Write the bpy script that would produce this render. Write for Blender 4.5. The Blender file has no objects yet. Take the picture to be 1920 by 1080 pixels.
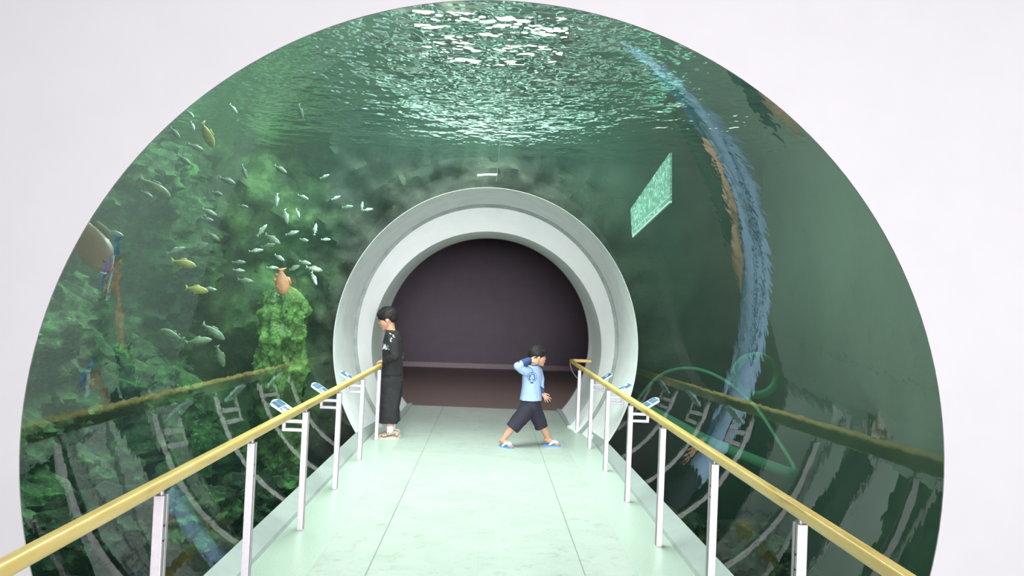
import bpy, bmesh, math, random
from mathutils import Vector, Matrix, noise
from mathutils.bvhtree import BVHTree
random.seed(7)
PI = math.pi
S = bpy.context.scene
COL = S.collection

# ------------------------------------------------------------------ camera, world, exposure, lights
CAM_F = Vector((0.02700071, 0.99932444, 0.02493233))
CAM_R = Vector((0.99866671, -0.02806391, 0.04332681))
CAM_U = Vector((-0.04399724, -0.02372923, 0.9987498))
CAM_P = Vector((0, 0, 1.5))
cam_d = bpy.data.cameras.new('camera')
cam = bpy.data.objects.new('camera', cam_d)
COL.objects.link(cam)
cam_d.sensor_width = 36
cam_d.lens = 1534.45 / 1920 * 36
cam_d.clip_start = 0.05
cam.matrix_world = Matrix(((CAM_R.x, CAM_U.x, -CAM_F.x, CAM_P.x), (CAM_R.y, CAM_U.y, -CAM_F.y, CAM_P.y),
                           (CAM_R.z, CAM_U.z, -CAM_F.z, CAM_P.z), (0, 0, 0, 1)))
S.camera = cam

W = bpy.data.worlds.new('world')
S.world = W
W.use_nodes = True
W.node_tree.nodes['Background'].inputs['Color'].default_value = (0.75, 0.85, 0.9, 1)
W.node_tree.nodes['Background'].inputs['Strength'].default_value = 0.3

vs = S.view_settings
vs.view_transform = 'Standard'
vs.look = 'None'
vs.exposure = 0.25
vs.gamma = 1
vs.use_curve_mapping = False
cy = S.cycles
cy.max_bounces = 10
cy.diffuse_bounces = 4
cy.glossy_bounces = 4
cy.transparent_max_bounces = 24
cy.volume_bounces = 0
cy.caustics_reflective = False
cy.caustics_refractive = False
cy.sample_clamp_indirect = 4.0


def area(name, loc, target, sx, sy, power, color=(1, 1, 1)):
    l = bpy.data.lights.new(name, 'AREA')
    l.shape = 'RECTANGLE'
    l.size, l.size_y, l.energy, l.color = sx, sy, power, color
    o = bpy.data.objects.new(name, l)
    COL.objects.link(o)
    o.location = loc
    o.rotation_euler = (Vector(target) - Vector(loc)).to_track_quat('-Z', 'Y').to_euler()
    return o


# front light added behind the camera, daylight from the right, added ceiling fill
area('hall_front_light', (1.0, -12.6, 2.2), (0.1, 9, 1.3), 7.0, 3.4, 510, (1.0, 0.985, 0.99)).data.spread = 0.8
area('hall_side_daylight', (6.5, 0.9, 2.4), (3.0, 2.9, 1.6), 2.2, 3.0, 190, (1.0, 0.99, 0.98))
area('hall_ceiling_fill', (0.0, 0.2, 4.3), (0, 0.2, 0), 4.0, 3.0, 9, (1.0, 0.98, 1.0))
# daylight over the tank
area('tank_daylight', (-1.9, 7.0, 5.8), (-2.6, 6.6, 0), 2.6, 5.0, 680, (0.97, 1.0, 0.94))
area('tank_daylight_east', (2.4, 7.0, 5.8), (2.4, 6.8, 0), 1.6, 5.0, 6, (0.97, 1.0, 0.96))
area('tank_centre_daylight', (0.0, 6.0, 5.7), (0.0, 8.8, 1.5), 2.4, 3.0, 430, (1.0, 0.99, 0.97))
# unseen fill added to brighten the dim lobby
area('lobby_fill', (0.1, 13.5, 4.0), (0.1, 13.3, 0), 3.0, 1.2, 85, (1.0, 0.93, 1.0))


# ------------------------------------------------------------------ helpers
def pt(u, v, Y):
    """World point seen at photo position (u, v) at depth Y along the tunnel."""
    d = CAM_F + CAM_R * ((u - 960) / 1534.45) - CAM_U * ((v - 540) / 1534.45)
    return CAM_P + d * (Y / d.y)


def tag(o, label=None, cat=None, group=None, kind=None):
    if label: o['label'] = label
    if cat: o['category'] = cat
    if group: o['group'] = group
    if kind: o['kind'] = kind
    return o


def empty(name, loc=(0, 0, 0), rz=0.0):
    o = bpy.data.objects.new(name, None)
    o.empty_display_size = 0.1
    COL.objects.link(o)
    o.location = loc
    o.rotation_euler = (0, 0, rz)
    return o


def obj(name, bm, mats, parent=None, smooth=False, loc=None):
    me = bpy.data.meshes.new(name)
    bmesh.ops.recalc_face_normals(bm, faces=bm.faces[:])
    bm.to_mesh(me)
    bm.free()
    if smooth:
        for p in me.polygons: p.use_smooth = True
        me.set_sharp_from_angle(angle=0.9)
    if not isinstance(mats, (list, tuple)): mats = [mats]
    for m in mats: me.materials.append(m)
    o = bpy.data.objects.new(name, me)
    COL.objects.link(o)
    if parent is not None: o.parent = parent
    if loc is not None: o.location = loc
    return o


def struct(name, bm, mats, smooth=False):
    o = obj(name, bm, mats, None, smooth)
    o['kind'] = 'structure'
    return o


def box(bm, x0, x1, y0, y1, z0, z1, mi=0, bevel=0.0, rot=None):
    vs_ = [bm.verts.new((x, y, z)) for x in (x0, x1) for y in (y0, y1) for z in (z0, z1)]
    fs = [(0, 1, 3, 2), (4, 6, 7, 5), (0, 4, 5, 1), (2, 3, 7, 6), (0, 2, 6, 4), (1, 5, 7, 3)]
    faces = [bm.faces.new([vs_[i] for i in f]) for f in fs]
    for f in faces: f.material_index = mi
    if rot is not None:
        c = Vector(((x0 + x1) / 2, (y0 + y1) / 2, (z0 + z1) / 2))
        bmesh.ops.rotate(bm, cent=c, matrix=rot, verts=vs_)
    if bevel:
        es = list({e for f in faces for e in f.edges})
        bmesh.ops.bevel(bm, geom=es, offset=bevel, segments=2, affect='EDGES', profile=0.6)
    return vs_


def ball(bm, c, r, rot=None, u=18, v=12):
    if not hasattr(r, '__len__'): r = (r, r, r)
    M = Matrix.Translation(Vector(c)) @ ((rot.to_4x4() if rot is not None else Matrix.Identity(4))) @ Matrix.Diagonal((r[0], r[1], r[2], 1))
    return bmesh.ops.create_uvsphere(bm, u_segments=u, v_segments=v, radius=1, matrix=M)['verts']


def tube(bm, pts, radii, n=14, cap=True, squash=None):
    """Loft of round (or squashed) sections along pts."""
    pts = [Vector(p) for p in pts]
    if not hasattr(radii, '__len__'): radii = [radii] * len(pts)
    rings = []
    up0 = None
    for i, p in enumerate(pts):
        a = pts[max(i - 1, 0)]
        b = pts[min(i + 1, len(pts) - 1)]
        t = (b - a).normalized()
        if up0 is None:
            ref = Vector((0, 0, 1)) if abs(t.z) < 0.9 else Vector((0, 1, 0))
            s = t.cross(ref).normalized()
        else:
            s = (up0 - t * up0.dot(t)).normalized()
        up0 = s
        w = t.cross(s)
        k = 1.0 if squash is None else squash
        rings.append([bm.verts.new(p + s * math.cos(2 * PI * j / n) * radii[i] + w * math.sin(2 * PI * j / n) * radii[i] * k) for j in range(n)])
    for i in range(len(rings) - 1):
        for j in range(n):
            bm.faces.new((rings[i][j], rings[i][(j + 1) % n], rings[i + 1][(j + 1) % n], rings[i + 1][j]))
    if cap:
        bm.faces.new(rings[0][::-1])
        bm.faces.new(rings[-1])
    return rings


def limb(bm, pts, radii):
    """Rounded chain: a cone per span and a ball per joint; grown together by remeshing."""
    tube(bm, pts, radii, 16)
    for p, r in zip(pts, radii): ball(bm, p, r, None, 16, 10)


def loft(bm, secs, n=28, cap=True):
    """secs: (centre, rx, ry, yaw[, tilt]) horizontal elliptic sections."""
    rings = []
    for s in secs:
        c, rx, ry, yaw = Vector(s[0]), s[1], s[2], s[3]
        tilt = s[4] if len(s) > 4 else 0.0
        M = Matrix.Rotation(yaw, 3, 'Z') @ Matrix.Rotation(tilt, 3, 'Y')
        rings.append([bm.verts.new(c + M @ Vector((math.cos(2 * PI * j / n) * rx, math.sin(2 * PI * j / n) * ry, 0))) for j in range(n)])
    for i in range(len(rings) - 1):
        for j in range(n):
            bm.faces.new((rings[i][j], rings[i][(j + 1) % n], rings[i + 1][(j + 1) % n], rings[i + 1][j]))
    if cap:
        bm.faces.new(rings[0][::-1])
        bm.faces.new(rings[-1])
    return rings


def grown(name, bm, mats, parent, voxel=0.005, smooth=6, wrinkle=0.0, wscale=14.0, cut=None):
    """Voxel-union everything in bm into ONE continuous skin, relaxed, and link it."""
    bmesh.ops.recalc_face_normals(bm, faces=bm.faces[:])
    me = bpy.data.meshes.new(name + '_raw')
    bm.to_mesh(me)
    bm.free()
    o = bpy.data.objects.new(name + '_raw', me)
    COL.objects.link(o)
    r = o.modifiers.new('r', 'REMESH')
    r.mode = 'VOXEL'
    r.voxel_size = voxel
    if smooth:
        s = o.modifiers.new('s', 'SMOOTH')
        s.factor = 0.5
        s.iterations = smooth
    dg = bpy.context.evaluated_depsgraph_get()
    dg.update()
    m2 = bpy.data.meshes.new_from_object(o.evaluated_get(dg))
    bpy.data.objects.remove(o)
    bpy.data.meshes.remove(me)
    m2.name = name
    b = bmesh.new()
    b.from_mesh(m2)
    if wrinkle:
        b.normal_update()
        for v in b.verts:
            q = v.co * wscale
            d = noise.noise(Vector((q.x, q.y, q.z * 0.55 + q.x * 0.5))) + 0.5 * noise.noise(q * 2.3)
            v.co += v.normal * d * wrinkle
    if cut:
        for co, no in cut:
            bmesh.ops.bisect_plane(b, geom=b.verts[:] + b.edges[:] + b.faces[:], plane_co=co, plane_no=no, clear_outer=True)
            es = [e for e in b.edges if e.is_boundary]
            bmesh.ops.holes_fill(b, edges=es, sides=0)
    for f in b.faces: f.smooth = True
    b.to_mesh(m2)
    b.free()
    m2.materials.clear()
    if not isinstance(mats, (list, tuple)): mats = [mats]
    for m in mats: m2.materials.append(m)
    o = bpy.data.objects.new(name, m2)
    COL.objects.link(o)
    o.parent = parent
    return o


# ------------------------------------------------------------------ materials
class NT:
    def __init__(self, name):
        self.m = bpy.data.materials.new(name)
        self.m.use_nodes = True
        self.t = self.m.node_tree
        self.t.nodes.clear()
        self.out = self.t.nodes.new('ShaderNodeOutputMaterial')

    def n(self, typ, **kw):
        nd = self.t.nodes.new('ShaderNode' + typ)
        for k, v in kw.items(): setattr(nd, k, v)
        return nd

    def l(self, a, b): self.t.links.new(a, b)

    def bsdf(self, color=None, rough=0.6, metal=0.0, spec=0.4):
        b = self.n('BsdfPrincipled')
        if color is not None: b.inputs['Base Color'].default_value = (*color, 1)
        b.inputs['Roughness'].default_value = rough
        b.inputs['Metallic'].default_value = metal
        b.inputs['Specular IOR Level'].default_value = spec
        self.l(b.outputs[0], self.out.inputs['Surface'])
        return b

    def ramp(self, fac, stops):
        r = self.n('ValToRGB')
        e = r.color_ramp.elements
        while len(e) < len(stops): e.new(0.5)
        for x, (p, c) in zip(e, stops):
            x.position = p
            x.color = (*c, 1) if len(c) == 3 else c
        self.l(fac, r.inputs[0])
        return r.outputs[0]

    def noise(self, scale, detail=4, rough=0.55, coord='Object', stretch=None):
        tc = self.n('TexCoord')
        src = tc.outputs[coord]
        if stretch:
            mp = self.n('Mapping')
            mp.inputs['Scale'].default_value = stretch
            self.l(src, mp.inputs[0])
            src = mp.outputs[0]
        x = self.n('TexNoise')
        x.inputs['Scale'].default_value = scale
        x.inputs['Detail'].default_value = detail
        x.inputs['Roughness'].default_value = rough
        self.l(src, x.inputs['Vector'])
        return x.outputs['Fac']

    def bump(self, fac, bs, strength=0.3, dist=0.01):
        b = self.n('Bump')
        b.inputs['Strength'].default_value = strength
        b.inputs['Distance'].default_value = dist
        self.l(fac, b.inputs['Height'])
        self.l(b.outputs[0], bs.inputs['Normal'])
        return b


def simple(name, color, rough=0.6, metal=0.0, spec=0.4, var=0.12, scale=20, bump=0.0, bscale=80, bdist=0.002):
    k = NT(name)
    b = k.bsdf(color, rough, metal, spec)
    if var:
        c0 = tuple(max(0, c * (1 - var)) for c in color)
        c1 = tuple(min(1, c * (1 + var)) for c in color)
        k.l(k.ramp(k.noise(scale), [(0.3, c0), (0.7, c1)]), b.inputs['Base Color'])
    if bump: k.bump(k.noise(bscale, 3), b, bump, bdist)
    return k.m


M_white = simple('white_wall_paint', (0.255, 0.248, 0.262), 0.7, var=0.015, scale=6)
M_collar = simple('grey_collar_plaster', (0.74, 0.76, 0.78), 0.6, var=0.06, scale=5)
M_annulus = simple('white_gloss_plaster', (0.89, 0.90, 0.93), 0.45, var=0.02, scale=5)
M_reveal = simple('pale_reveal_plaster', (0.66, 0.72, 0.70), 0.6, var=0.04, scale=5)
M_groove = simple('dark_sealant', (0.22, 0.26, 0.25), 0.6, var=0.2, scale=9)
M_kerb = simple('grey_green_kerb', (0.33, 0.37, 0.365), 0.35, var=0.06, scale=8)
M_steel = simple('brushed_steel', (0.36, 0.33, 0.365), 0.42, 0.4, 0.5, var=0.06, scale=60)
M_dark_hole = simple('black_recess', (0.015, 0.015, 0.018), 0.8, var=0)
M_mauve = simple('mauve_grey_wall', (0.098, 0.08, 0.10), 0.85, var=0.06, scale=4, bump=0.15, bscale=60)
M_darkbase = simple('dark_brown_skirting', (0.20, 0.155, 0.18), 0.6, var=0.08)
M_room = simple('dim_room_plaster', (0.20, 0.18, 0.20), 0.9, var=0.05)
M_hall = simple('hall_roof_panels', (0.10, 0.14, 0.13), 0.9, var=0.1)


def mat_floor():
    k = NT('pale_green_terrazzo')
    b = k.bsdf(None, 0.42, 0, 0.35)
    g = k.n('NewGeometry')
    sp = k.n('SeparateXYZ')
    k.l(g.outputs['Position'], sp.inputs[0])

    def line(sock, period, off, width):
        a = k.n('Math', operation='ADD'); a.inputs[1].default_value = off
        k.l(sock, a.inputs[0])
        w = k.n('Math', operation='PINGPONG'); w.inputs[1].default_value = period / 2
        k.l(a.outputs[0], w.inputs[0])
        c = k.n('Math', operation='LESS_THAN'); c.inputs[1].default_value = width
        k.l(w.outputs[0], c.inputs[0])
        return c.outputs[0]
    lx = line(sp.outputs['X'], 1.228, 0.614, 0.0035)
    lx0 = line(sp.outputs['X'], 0.614, 0.0, 0.002)
    ly = line(sp.outputs['Y'], 0.6, 0.2, 0.002)
    n1 = k.noise(3.0, 6, 0.7)
    n2 = k.noise(160, 3, 0.7)
    n3 = k.noise(7.0, 8, 0.75)
    c1 = k.ramp(n1, [(0.3, (0.37, 0.415, 0.38)), (0.7, (0.45, 0.49, 0.46))])
    c2 = k.ramp(n2, [(0.35, (0.78, 0.80, 0.78)), (0.6, (1, 1, 1))])
    st = k.ramp(n3, [(0.54, (1, 1, 1)), (0.70, (0.70, 0.72, 0.62))])

    def mul(a, c, f=1.0):
        m = k.n('MixRGB', blend_type='MULTIPLY')
        m.inputs[0].default_value = f
        k.l(a, m.inputs[1]); k.l(c, m.inputs[2])
        return m.outputs[0]

    def dark(col, mask, tone):
        m = k.n('MixRGB')
        m.inputs[2].default_value = (*tone, 1)
        k.l(mask, m.inputs[0]); k.l(col, m.inputs[1])
        return m.outputs[0]

    def part(mask, amount):
        m = k.n('Math', operation='MULTIPLY'); m.inputs[1].default_value = amount
        k.l(mask, m.inputs[0])
        return m.outputs[0]
    c = mul(mul(c1, c2), st)
    c = dark(c, part(ly, 0.4), (0.25, 0.32, 0.26))
    c = dark(c, part(lx0, 0.3), (0.25, 0.32, 0.26))
    c = dark(c, part(lx, 0.75), (0.12, 0.16, 0.13))
    k.l(c, b.inputs['Base Color'])
    k.bump(n2, b, 0.15, 0.001)
    return k.m


M_floor = mat_floor()


def mat_strip():
    k = NT('speckled_green_border')
    b = k.bsdf(None, 0.32, 0, 0.45)
    c = k.ramp(k.noise(90, 4, 0.8), [(0.38, (0.33, 0.40, 0.35)), (0.62, (0.44, 0.51, 0.46))])
    k.l(c, b.inputs['Base Color'])
    return k.m


M_strip = mat_strip()


def mat_roomfloor():
    k = NT('brown_lobby_floor')
    b = k.bsdf(None, 0.45, 0, 0.4)
    c = k.ramp(k.noise(30, 6, 0.7), [(0.3, (0.13, 0.10, 0.085)), (0.7, (0.20, 0.155, 0.135))])
    k.l(c, b.inputs['Base Color'])
    return k.m


M_roomfloor = mat_roomfloor()


def mat_wood():
    k = NT('varnished_rail_wood')
    b = k.bsdf(None, 0.32, 0, 0.5)
    n = k.noise(5, 6, 0.6, 'Object', (5, 0.6, 5))
    c = k.ramp(n, [(0.25, (0.32, 0.18, 0.05)), (0.45, (0.64, 0.455, 0.14)), (0.8, (0.75, 0.58, 0.23))])
    n2 = k.noise(2.2, 8, 0.75)
    d = k.ramp(n2, [(0.58, (1, 1, 1)), (0.72, (0.55, 0.46, 0.36))])
    m = k.n('MixRGB', blend_type='MULTIPLY'); m.inputs[0].default_value = 0.8
    k.l(c, m.inputs[1]); k.l(d, m.inputs[2])
    k.l(m.outputs[0], b.inputs['Base Color'])
    return k.m


M_wood = mat_wood()


def mat_acrylic():
    k = NT('acrylic_inner_face')
    tr = k.n('BsdfTransparent'); tr.inputs[0].default_value = (0.96, 0.98, 0.97, 1)
    gl = k.n('BsdfGlossy'); gl.inputs['Roughness'].default_value = 0.0
    gl.inputs['Color'].default_value = (0.95, 1.0, 0.96, 1)
    fr = k.n('Fresnel'); fr.inputs['IOR'].default_value = 1.49
    n1 = k.noise(9.0, 2, 0.5, 'Object', (1, 1, 1))
    bp = k.n('Bump'); bp.inputs['Strength'].default_value = 0.10; bp.inputs['Distance'].default_value = 0.004
    k.l(n1, bp.inputs['Height'])
    k.l(bp.outputs[0], gl.inputs['Normal'])
    mn = k.n('Math', operation='MINIMUM'); mn.inputs[1].default_value = 0.20      # reflection shaped by hand: levels off and fades at the lowest angles
    k.l(fr.outputs[0], mn.inputs[0])
    lw = k.n('LayerWeight'); lw.inputs['Blend'].default_value = 0.5
    fd = k.n('MapRange'); fd.interpolation_type = 'SMOOTHSTEP'
    fd.inputs['From Min'].default_value = 0.74; fd.inputs['From Max'].default_value = 0.82
    fd.inputs['To Min'].default_value = 1.0; fd.inputs['To Max'].default_value = 0.12
    k.l(lw.outputs['Facing'], fd.inputs['Value'])
    ml = k.n('Math', operation='MULTIPLY')
    k.l(mn.outputs[0], ml.inputs[0]); k.l(fd.outputs[0], ml.inputs[1])
    mx = k.n('MixShader')
    k.l(ml.outputs[0], mx.inputs[0]); k.l(tr.outputs[0], mx.inputs[1]); k.l(gl.outputs[0], mx.inputs[2])
    k.l(mx.outputs[0], k.out.inputs['Surface'])
    k2 = NT('acrylic_wet_face')
    tr2 = k2.n('BsdfTransparent'); tr2.inputs[0].default_value = (0.97, 0.99, 0.98, 1)
    k2.l(tr2.outputs[0], k2.out.inputs['Surface'])
    return k.m, k2.m


M_acryl_in, M_acryl_out = mat_acrylic()


def mat_surface():
    k = NT('rippled_water_surface')
    tr = k.n('BsdfTransparent'); tr.inputs[0].default_value = (0.92, 1.0, 0.97, 1)
    gl = k.n('BsdfGlossy'); gl.inputs['Roughness'].default_value = 0.06
    gl.inputs['Color'].default_value = (0.75, 0.95, 0.88, 1)
    fr = k.n('Fresnel'); fr.inputs['IOR'].default_value = 1.10
    bp = k.n('Bump'); bp.inputs['Strength'].default_value = 1.0; bp.inputs['Distance'].default_value = 0.10
    n1 = k.noise(3.2, 3, 0.55, 'Object', (1.0, 0.8, 1))
    k.l(n1, bp.inputs['Height'])
    k.l(bp.outputs[0], gl.inputs['Normal']); k.l(bp.outputs[0], fr.inputs['Normal'])
    mx = k.n('MixShader')
    k.l(fr.outputs[0], mx.inputs[0]); k.l(tr.outputs[0], mx.inputs[1]); k.l(gl.outputs[0], mx.inputs[2])
    k.l(mx.outputs[0], k.out.inputs['Surface'])
    return k.m


M_surface = mat_surface()


def mat_water():
    k = NT('green_tank_water')
    sc = k.n('VolumeScatter'); sc.inputs['Color'].default_value = (0.52, 0.92, 0.78, 1); sc.inputs['Density'].default_value = 0.017
    sc.inputs['Anisotropy'].default_value = 0.2
    ab = k.n('VolumeAbsorption'); ab.inputs['Color'].default_value = (0.35, 0.86, 0.68, 1); ab.inputs['Density'].default_value = 0.075
    ad = k.n('AddShader')
    k.l(sc.outputs[0], ad.inputs[0]); k.l(ab.outputs[0], ad.inputs[1])
    k.l(ad.outputs[0], k.out.inputs['Volume'])
    return k.m


M_water = mat_water()


def mat_rock(name, stops, scale=2.5, rough=0.75, bdist=0.06, moss=None, moss_at=0.55):
    k = NT(name)
    b = k.bsdf(None, rough, 0, 0.3)
    n1 = k.noise(scale * 1.3, 12, 0.76)
    c = k.ramp(n1, stops)
    if moss:
        n2 = k.noise(scale * 3.6, 10, 0.78)
        f = k.ramp(n2, [(moss_at - 0.08, (0, 0, 0)), (moss_at + 0.1, (1, 1, 1))])
        m = k.n('MixRGB')
        m.inputs[2].default_value = (*moss, 1)
        k.l(f, m.inputs[0]); k.l(c, m.inputs[1])
        c = m.outputs[0]
    if moss:
        n5 = k.ramp(k.noise(scale * 13, 8, 0.75), [(0.56, (0, 0, 0)), (0.68, (0.85, 0.85, 0.85))])
        m5 = k.n('MixRGB'); m5.inputs[2].default_value = (*(min(1, q * 1.9 + 0.02) for q in moss), 1)
        k.l(n5, m5.inputs[0]); k.l(c, m5.inputs[1])
        c = m5.outputs[0]
    n3 = k.ramp(k.noise(scale * 0.42, 3, 0.5), [(0.36, (0.16, 0.20, 0.17)), (0.62, (1, 1, 1))])  # broad dark patches paint the look of shaded hollows into the rock colour
    m3 = k.n('MixRGB', blend_type='MULTIPLY'); m3.inputs[0].default_value = 1.0
    k.l(c, m3.inputs[1]); k.l(n3, m3.inputs[2])
    k.l(m3.outputs[0], b.inputs['Base Color'])
    vo = k.n('TexVoronoi'); vo.inputs['Scale'].default_value = scale * 7
    tc = k.n('TexCoord')
    k.l(tc.outputs['Object'], vo.inputs['Vector'])
    mm = k.n('Math', operation='ADD')
    k.l(k.noise(scale * 9, 10, 0.75), mm.inputs[0]); k.l(vo.outputs['Distance'], mm.inputs[1])
    k.bump(mm.outputs[0], b, 0.9, bdist * 0.7)
    return k.m


M_rock_green = mat_rock('algae_rock', [(0.36, (0.010, 0.016, 0.010)), (0.52, (0.04, 0.085, 0.035)), (0.72, (0.17, 0.30, 0.12))], 1.6, moss=(0.12, 0.36, 0.10), moss_at=0.56)
M_rock_bright = mat_rock('bright_moss_rock', [(0.36, (0.014, 0.036, 0.010)), (0.52, (0.14, 0.29, 0.07)), (0.7, (0.36, 0.60, 0.20))], 2.6, moss=(0.20, 0.50, 0.12), moss_at=0.6)
M_rock_dark = mat_rock('dark_wet_rock', [(0.3, (0.008, 0.012, 0.008)), (0.55, (0.03, 0.06, 0.03)), (0.75, (0.09, 0.17, 0.07))], 2.2, moss=(0.06, 0.22, 0.07), moss_at=0.6)
M_rock_brown = mat_rock('brown_end_rock', [(0.3, (0.012, 0.018, 0.013)), (0.55, (0.038, 0.052, 0.036)), (0.75, (0.12, 0.14, 0.085))], 1.8, moss=(0.10, 0.15, 0.08), moss_at=0.62)



def mat_rock_end():
    k = NT('end_wall_rock')
    b = k.bsdf(None, 0.78, 0, 0.3)
    n1 = k.noise(2.3, 12, 0.76)
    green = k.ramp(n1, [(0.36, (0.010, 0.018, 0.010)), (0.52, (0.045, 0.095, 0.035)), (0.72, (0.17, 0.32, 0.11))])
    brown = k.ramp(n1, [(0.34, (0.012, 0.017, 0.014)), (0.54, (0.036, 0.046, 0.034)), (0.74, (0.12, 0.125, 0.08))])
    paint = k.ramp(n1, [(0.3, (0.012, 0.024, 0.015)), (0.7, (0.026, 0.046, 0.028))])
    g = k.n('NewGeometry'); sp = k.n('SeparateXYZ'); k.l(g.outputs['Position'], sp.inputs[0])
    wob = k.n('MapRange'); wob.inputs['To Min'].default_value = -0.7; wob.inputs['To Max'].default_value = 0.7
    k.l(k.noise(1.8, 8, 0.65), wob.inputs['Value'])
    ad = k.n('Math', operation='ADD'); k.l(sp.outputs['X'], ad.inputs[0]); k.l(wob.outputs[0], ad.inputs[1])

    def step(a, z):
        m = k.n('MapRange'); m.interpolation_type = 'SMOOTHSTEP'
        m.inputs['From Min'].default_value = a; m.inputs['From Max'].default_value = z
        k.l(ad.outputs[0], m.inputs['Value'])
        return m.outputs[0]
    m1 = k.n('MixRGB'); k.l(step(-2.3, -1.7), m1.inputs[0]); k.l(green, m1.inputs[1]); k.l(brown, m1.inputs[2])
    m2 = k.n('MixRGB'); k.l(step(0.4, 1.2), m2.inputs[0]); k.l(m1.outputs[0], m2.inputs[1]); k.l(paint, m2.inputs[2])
    k.l(m2.outputs[0], b.inputs['Base Color'])
    k.bump(k.noise(11, 10, 0.72), b, 0.8, 0.03)
    return k.m


M_rock_end = mat_rock_end()


def mat_tankwall():
    k = NT('painted_green_tank_wall')
    b = k.bsdf(None, 0.8, 0, 0.3)
    n1 = k.noise(1.2, 6, 0.6, 'Object', (1, 1, 0.35))
    k.l(k.ramp(n1, [(0.3, (0.011, 0.024, 0.014)), (0.7, (0.024, 0.046, 0.027))]), b.inputs['Base Color'])
    k.bump(k.noise(14, 5), b, 0.3, 0.01)
    return k.m


M_tankwall = mat_tankwall()
M_glow = NT('glow_pane_bright')  # emission for the panes added above the water
_e = M_glow.n('Emission'); _e.inputs[0].default_value = (0.93, 1.0, 0.96, 1); _e.inputs[1].default_value = 22.0
M_glow.l(_e.outputs[0], M_glow.out.inputs['Surface'])
M_glow = M_glow.m

M_glow2 = NT('glow_pane_dim')
_e = M_glow2.n('Emission'); _e.inputs[0].default_value = (0.90, 1.0, 0.94, 1); _e.inputs[1].default_value = 1.6
M_glow2.l(_e.outputs[0], M_glow2.out.inputs['Surface'])
M_glow2 = M_glow2.m

# ------------------------------------------------------------------ tunnel profile
NSEG = 160


def prof(Y):
    """centre x, centre z, half width, half height of the tube at depth Y"""
    keys = [(2.9, 0.024, 0.955, 1.67, 1.67), (9.0, -0.010, 1.062, 1.67, 1.757), (10.06, -0.012, 1.105, 1.625, 1.665)]
    if Y <= keys[0][0]: return keys[0][1:]
    for a, b in zip(keys, keys[1:]):
        if Y <= b[0]:
            t = (Y - a[0]) / (b[0] - a[0])
            return tuple(a[i] + (b[i] - a[i]) * t for i in range(1, 5))
    return keys[-1][1:]


def ell_ring(bm, Y, p, n=NSEG, grow=0.0):
    cx, cz, a, b = p
    return [bm.verts.new((cx + (a + grow) * math.cos(2 * PI * j / n), Y, cz + (b + grow) * math.sin(2 * PI * j / n))) for j in range(n)]


def bridge(bm, r0, r1, mi=0):
    n = len(r0)
    for j in range(n):
        f = bm.faces.new((r0[j], r0[(j + 1) % n], r1[(j + 1) % n], r1[j]))
        f.material_index = mi


def rect_ring(bm, Y, p, x0, x1, z0, z1, n=NSEG):
    """A ring of n points on a rectangle, matched by angle to the ellipse p."""
    cx, cz = p[0], p[1]
    pts = []
    for j in range(n):
        d = Vector((math.cos(2 * PI * j / n), math.sin(2 * PI * j / n)))
        ts = []
        if d.x > 1e-9: ts.append((x1 - cx) / d.x)
        if d.x < -1e-9: ts.append((x0 - cx) / d.x)
        if d.y > 1e-9: ts.append((z1 - cz) / d.y)
        if d.y < -1e-9: ts.append((z0 - cz) / d.y)
        t = min(ts)
        pts.append([cx + d.x * t, cz + d.y * t])
    for X, Z in ((x0, z0), (x0, z1), (x1, z0), (x1, z1)):
        k = min(range(n), key=lambda i: (pts[i][0] - X) ** 2 + (pts[i][1] - Z) ** 2)
        pts[k] = [X, Z]
    return [bm.verts.new((x, Y, z)) for x, z in pts]


# entrance wall with its round opening
bm = bmesh.new()
P0 = prof(2.9)
fo = rect_ring(bm, 2.97, P0, -7, 7, -0.9, 4.6); fi = ell_ring(bm, 2.97, P0)
fj = ell_ring(bm, 2.976, P0); fk = ell_ring(bm, 2.976, P0, NSEG, 0.066)
bi = ell_ring(bm, 3.07, P0, NSEG, 0.066); bo = rect_ring(bm, 3.07, P0, -7, 7, -0.9, 4.6)
for a, b in ((fo, fi), (fi, fj), (fj, fk), (fk, bi), (bi, bo), (bo, fo)): bridge(bm, a, b)
struct('wall_front', bm, M_white)

# acrylic tube: a thick clear shell
bm = bmesh.new()
NR = 60
ins, outs = [], []
for i in range(NR + 1):
    Y = 2.978 + (9.02 - 2.978) * i / NR
    ins.append(ell_ring(bm, Y, prof(Y), 224, 0.002)); outs.append(ell_ring(bm, Y, prof(Y), 224, 0.062))
for i in range(NR):
    bridge(bm, ins[i], ins[i + 1], 0); bridge(bm, outs[i], outs[i + 1], 1)
bridge(bm, ins[0], outs[0], 1); bridge(bm, ins[-1], outs[-1], 1)
acr = struct('window_1', bm, [M_acryl_in, M_acryl_out], True)
acr['label'] = 'clear curved acrylic tunnel window mirroring the handrails'

# water body around the tube
bm = bmesh.new()
PY = [3.08, 5.0, 7.0, 9.0]
inn, out = [], []
for Y in PY:
    inn.append(ell_ring(bm, Y, prof(Y), NSEG, 0.07)); out.append(rect_ring(bm, Y, prof(Y), -4.6, 4.0, -1.3, 3.28))
Pend = prof(10.0)
inn.append(ell_ring(bm, 10.0, prof(9.0), NSEG, 0.075)); out.append(rect_ring(bm, 10.0, Pend, -4.6, 4.0, -1.3, 3.28))
for i in range(len(inn) - 1):
    bridge(bm, inn[i], inn[i + 1]); bridge(bm, out[i], out[i + 1])
bridge(bm, inn[0], out[0]); bridge(bm, inn[-1], out[-1])
struct('water', bm, M_water)

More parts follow.
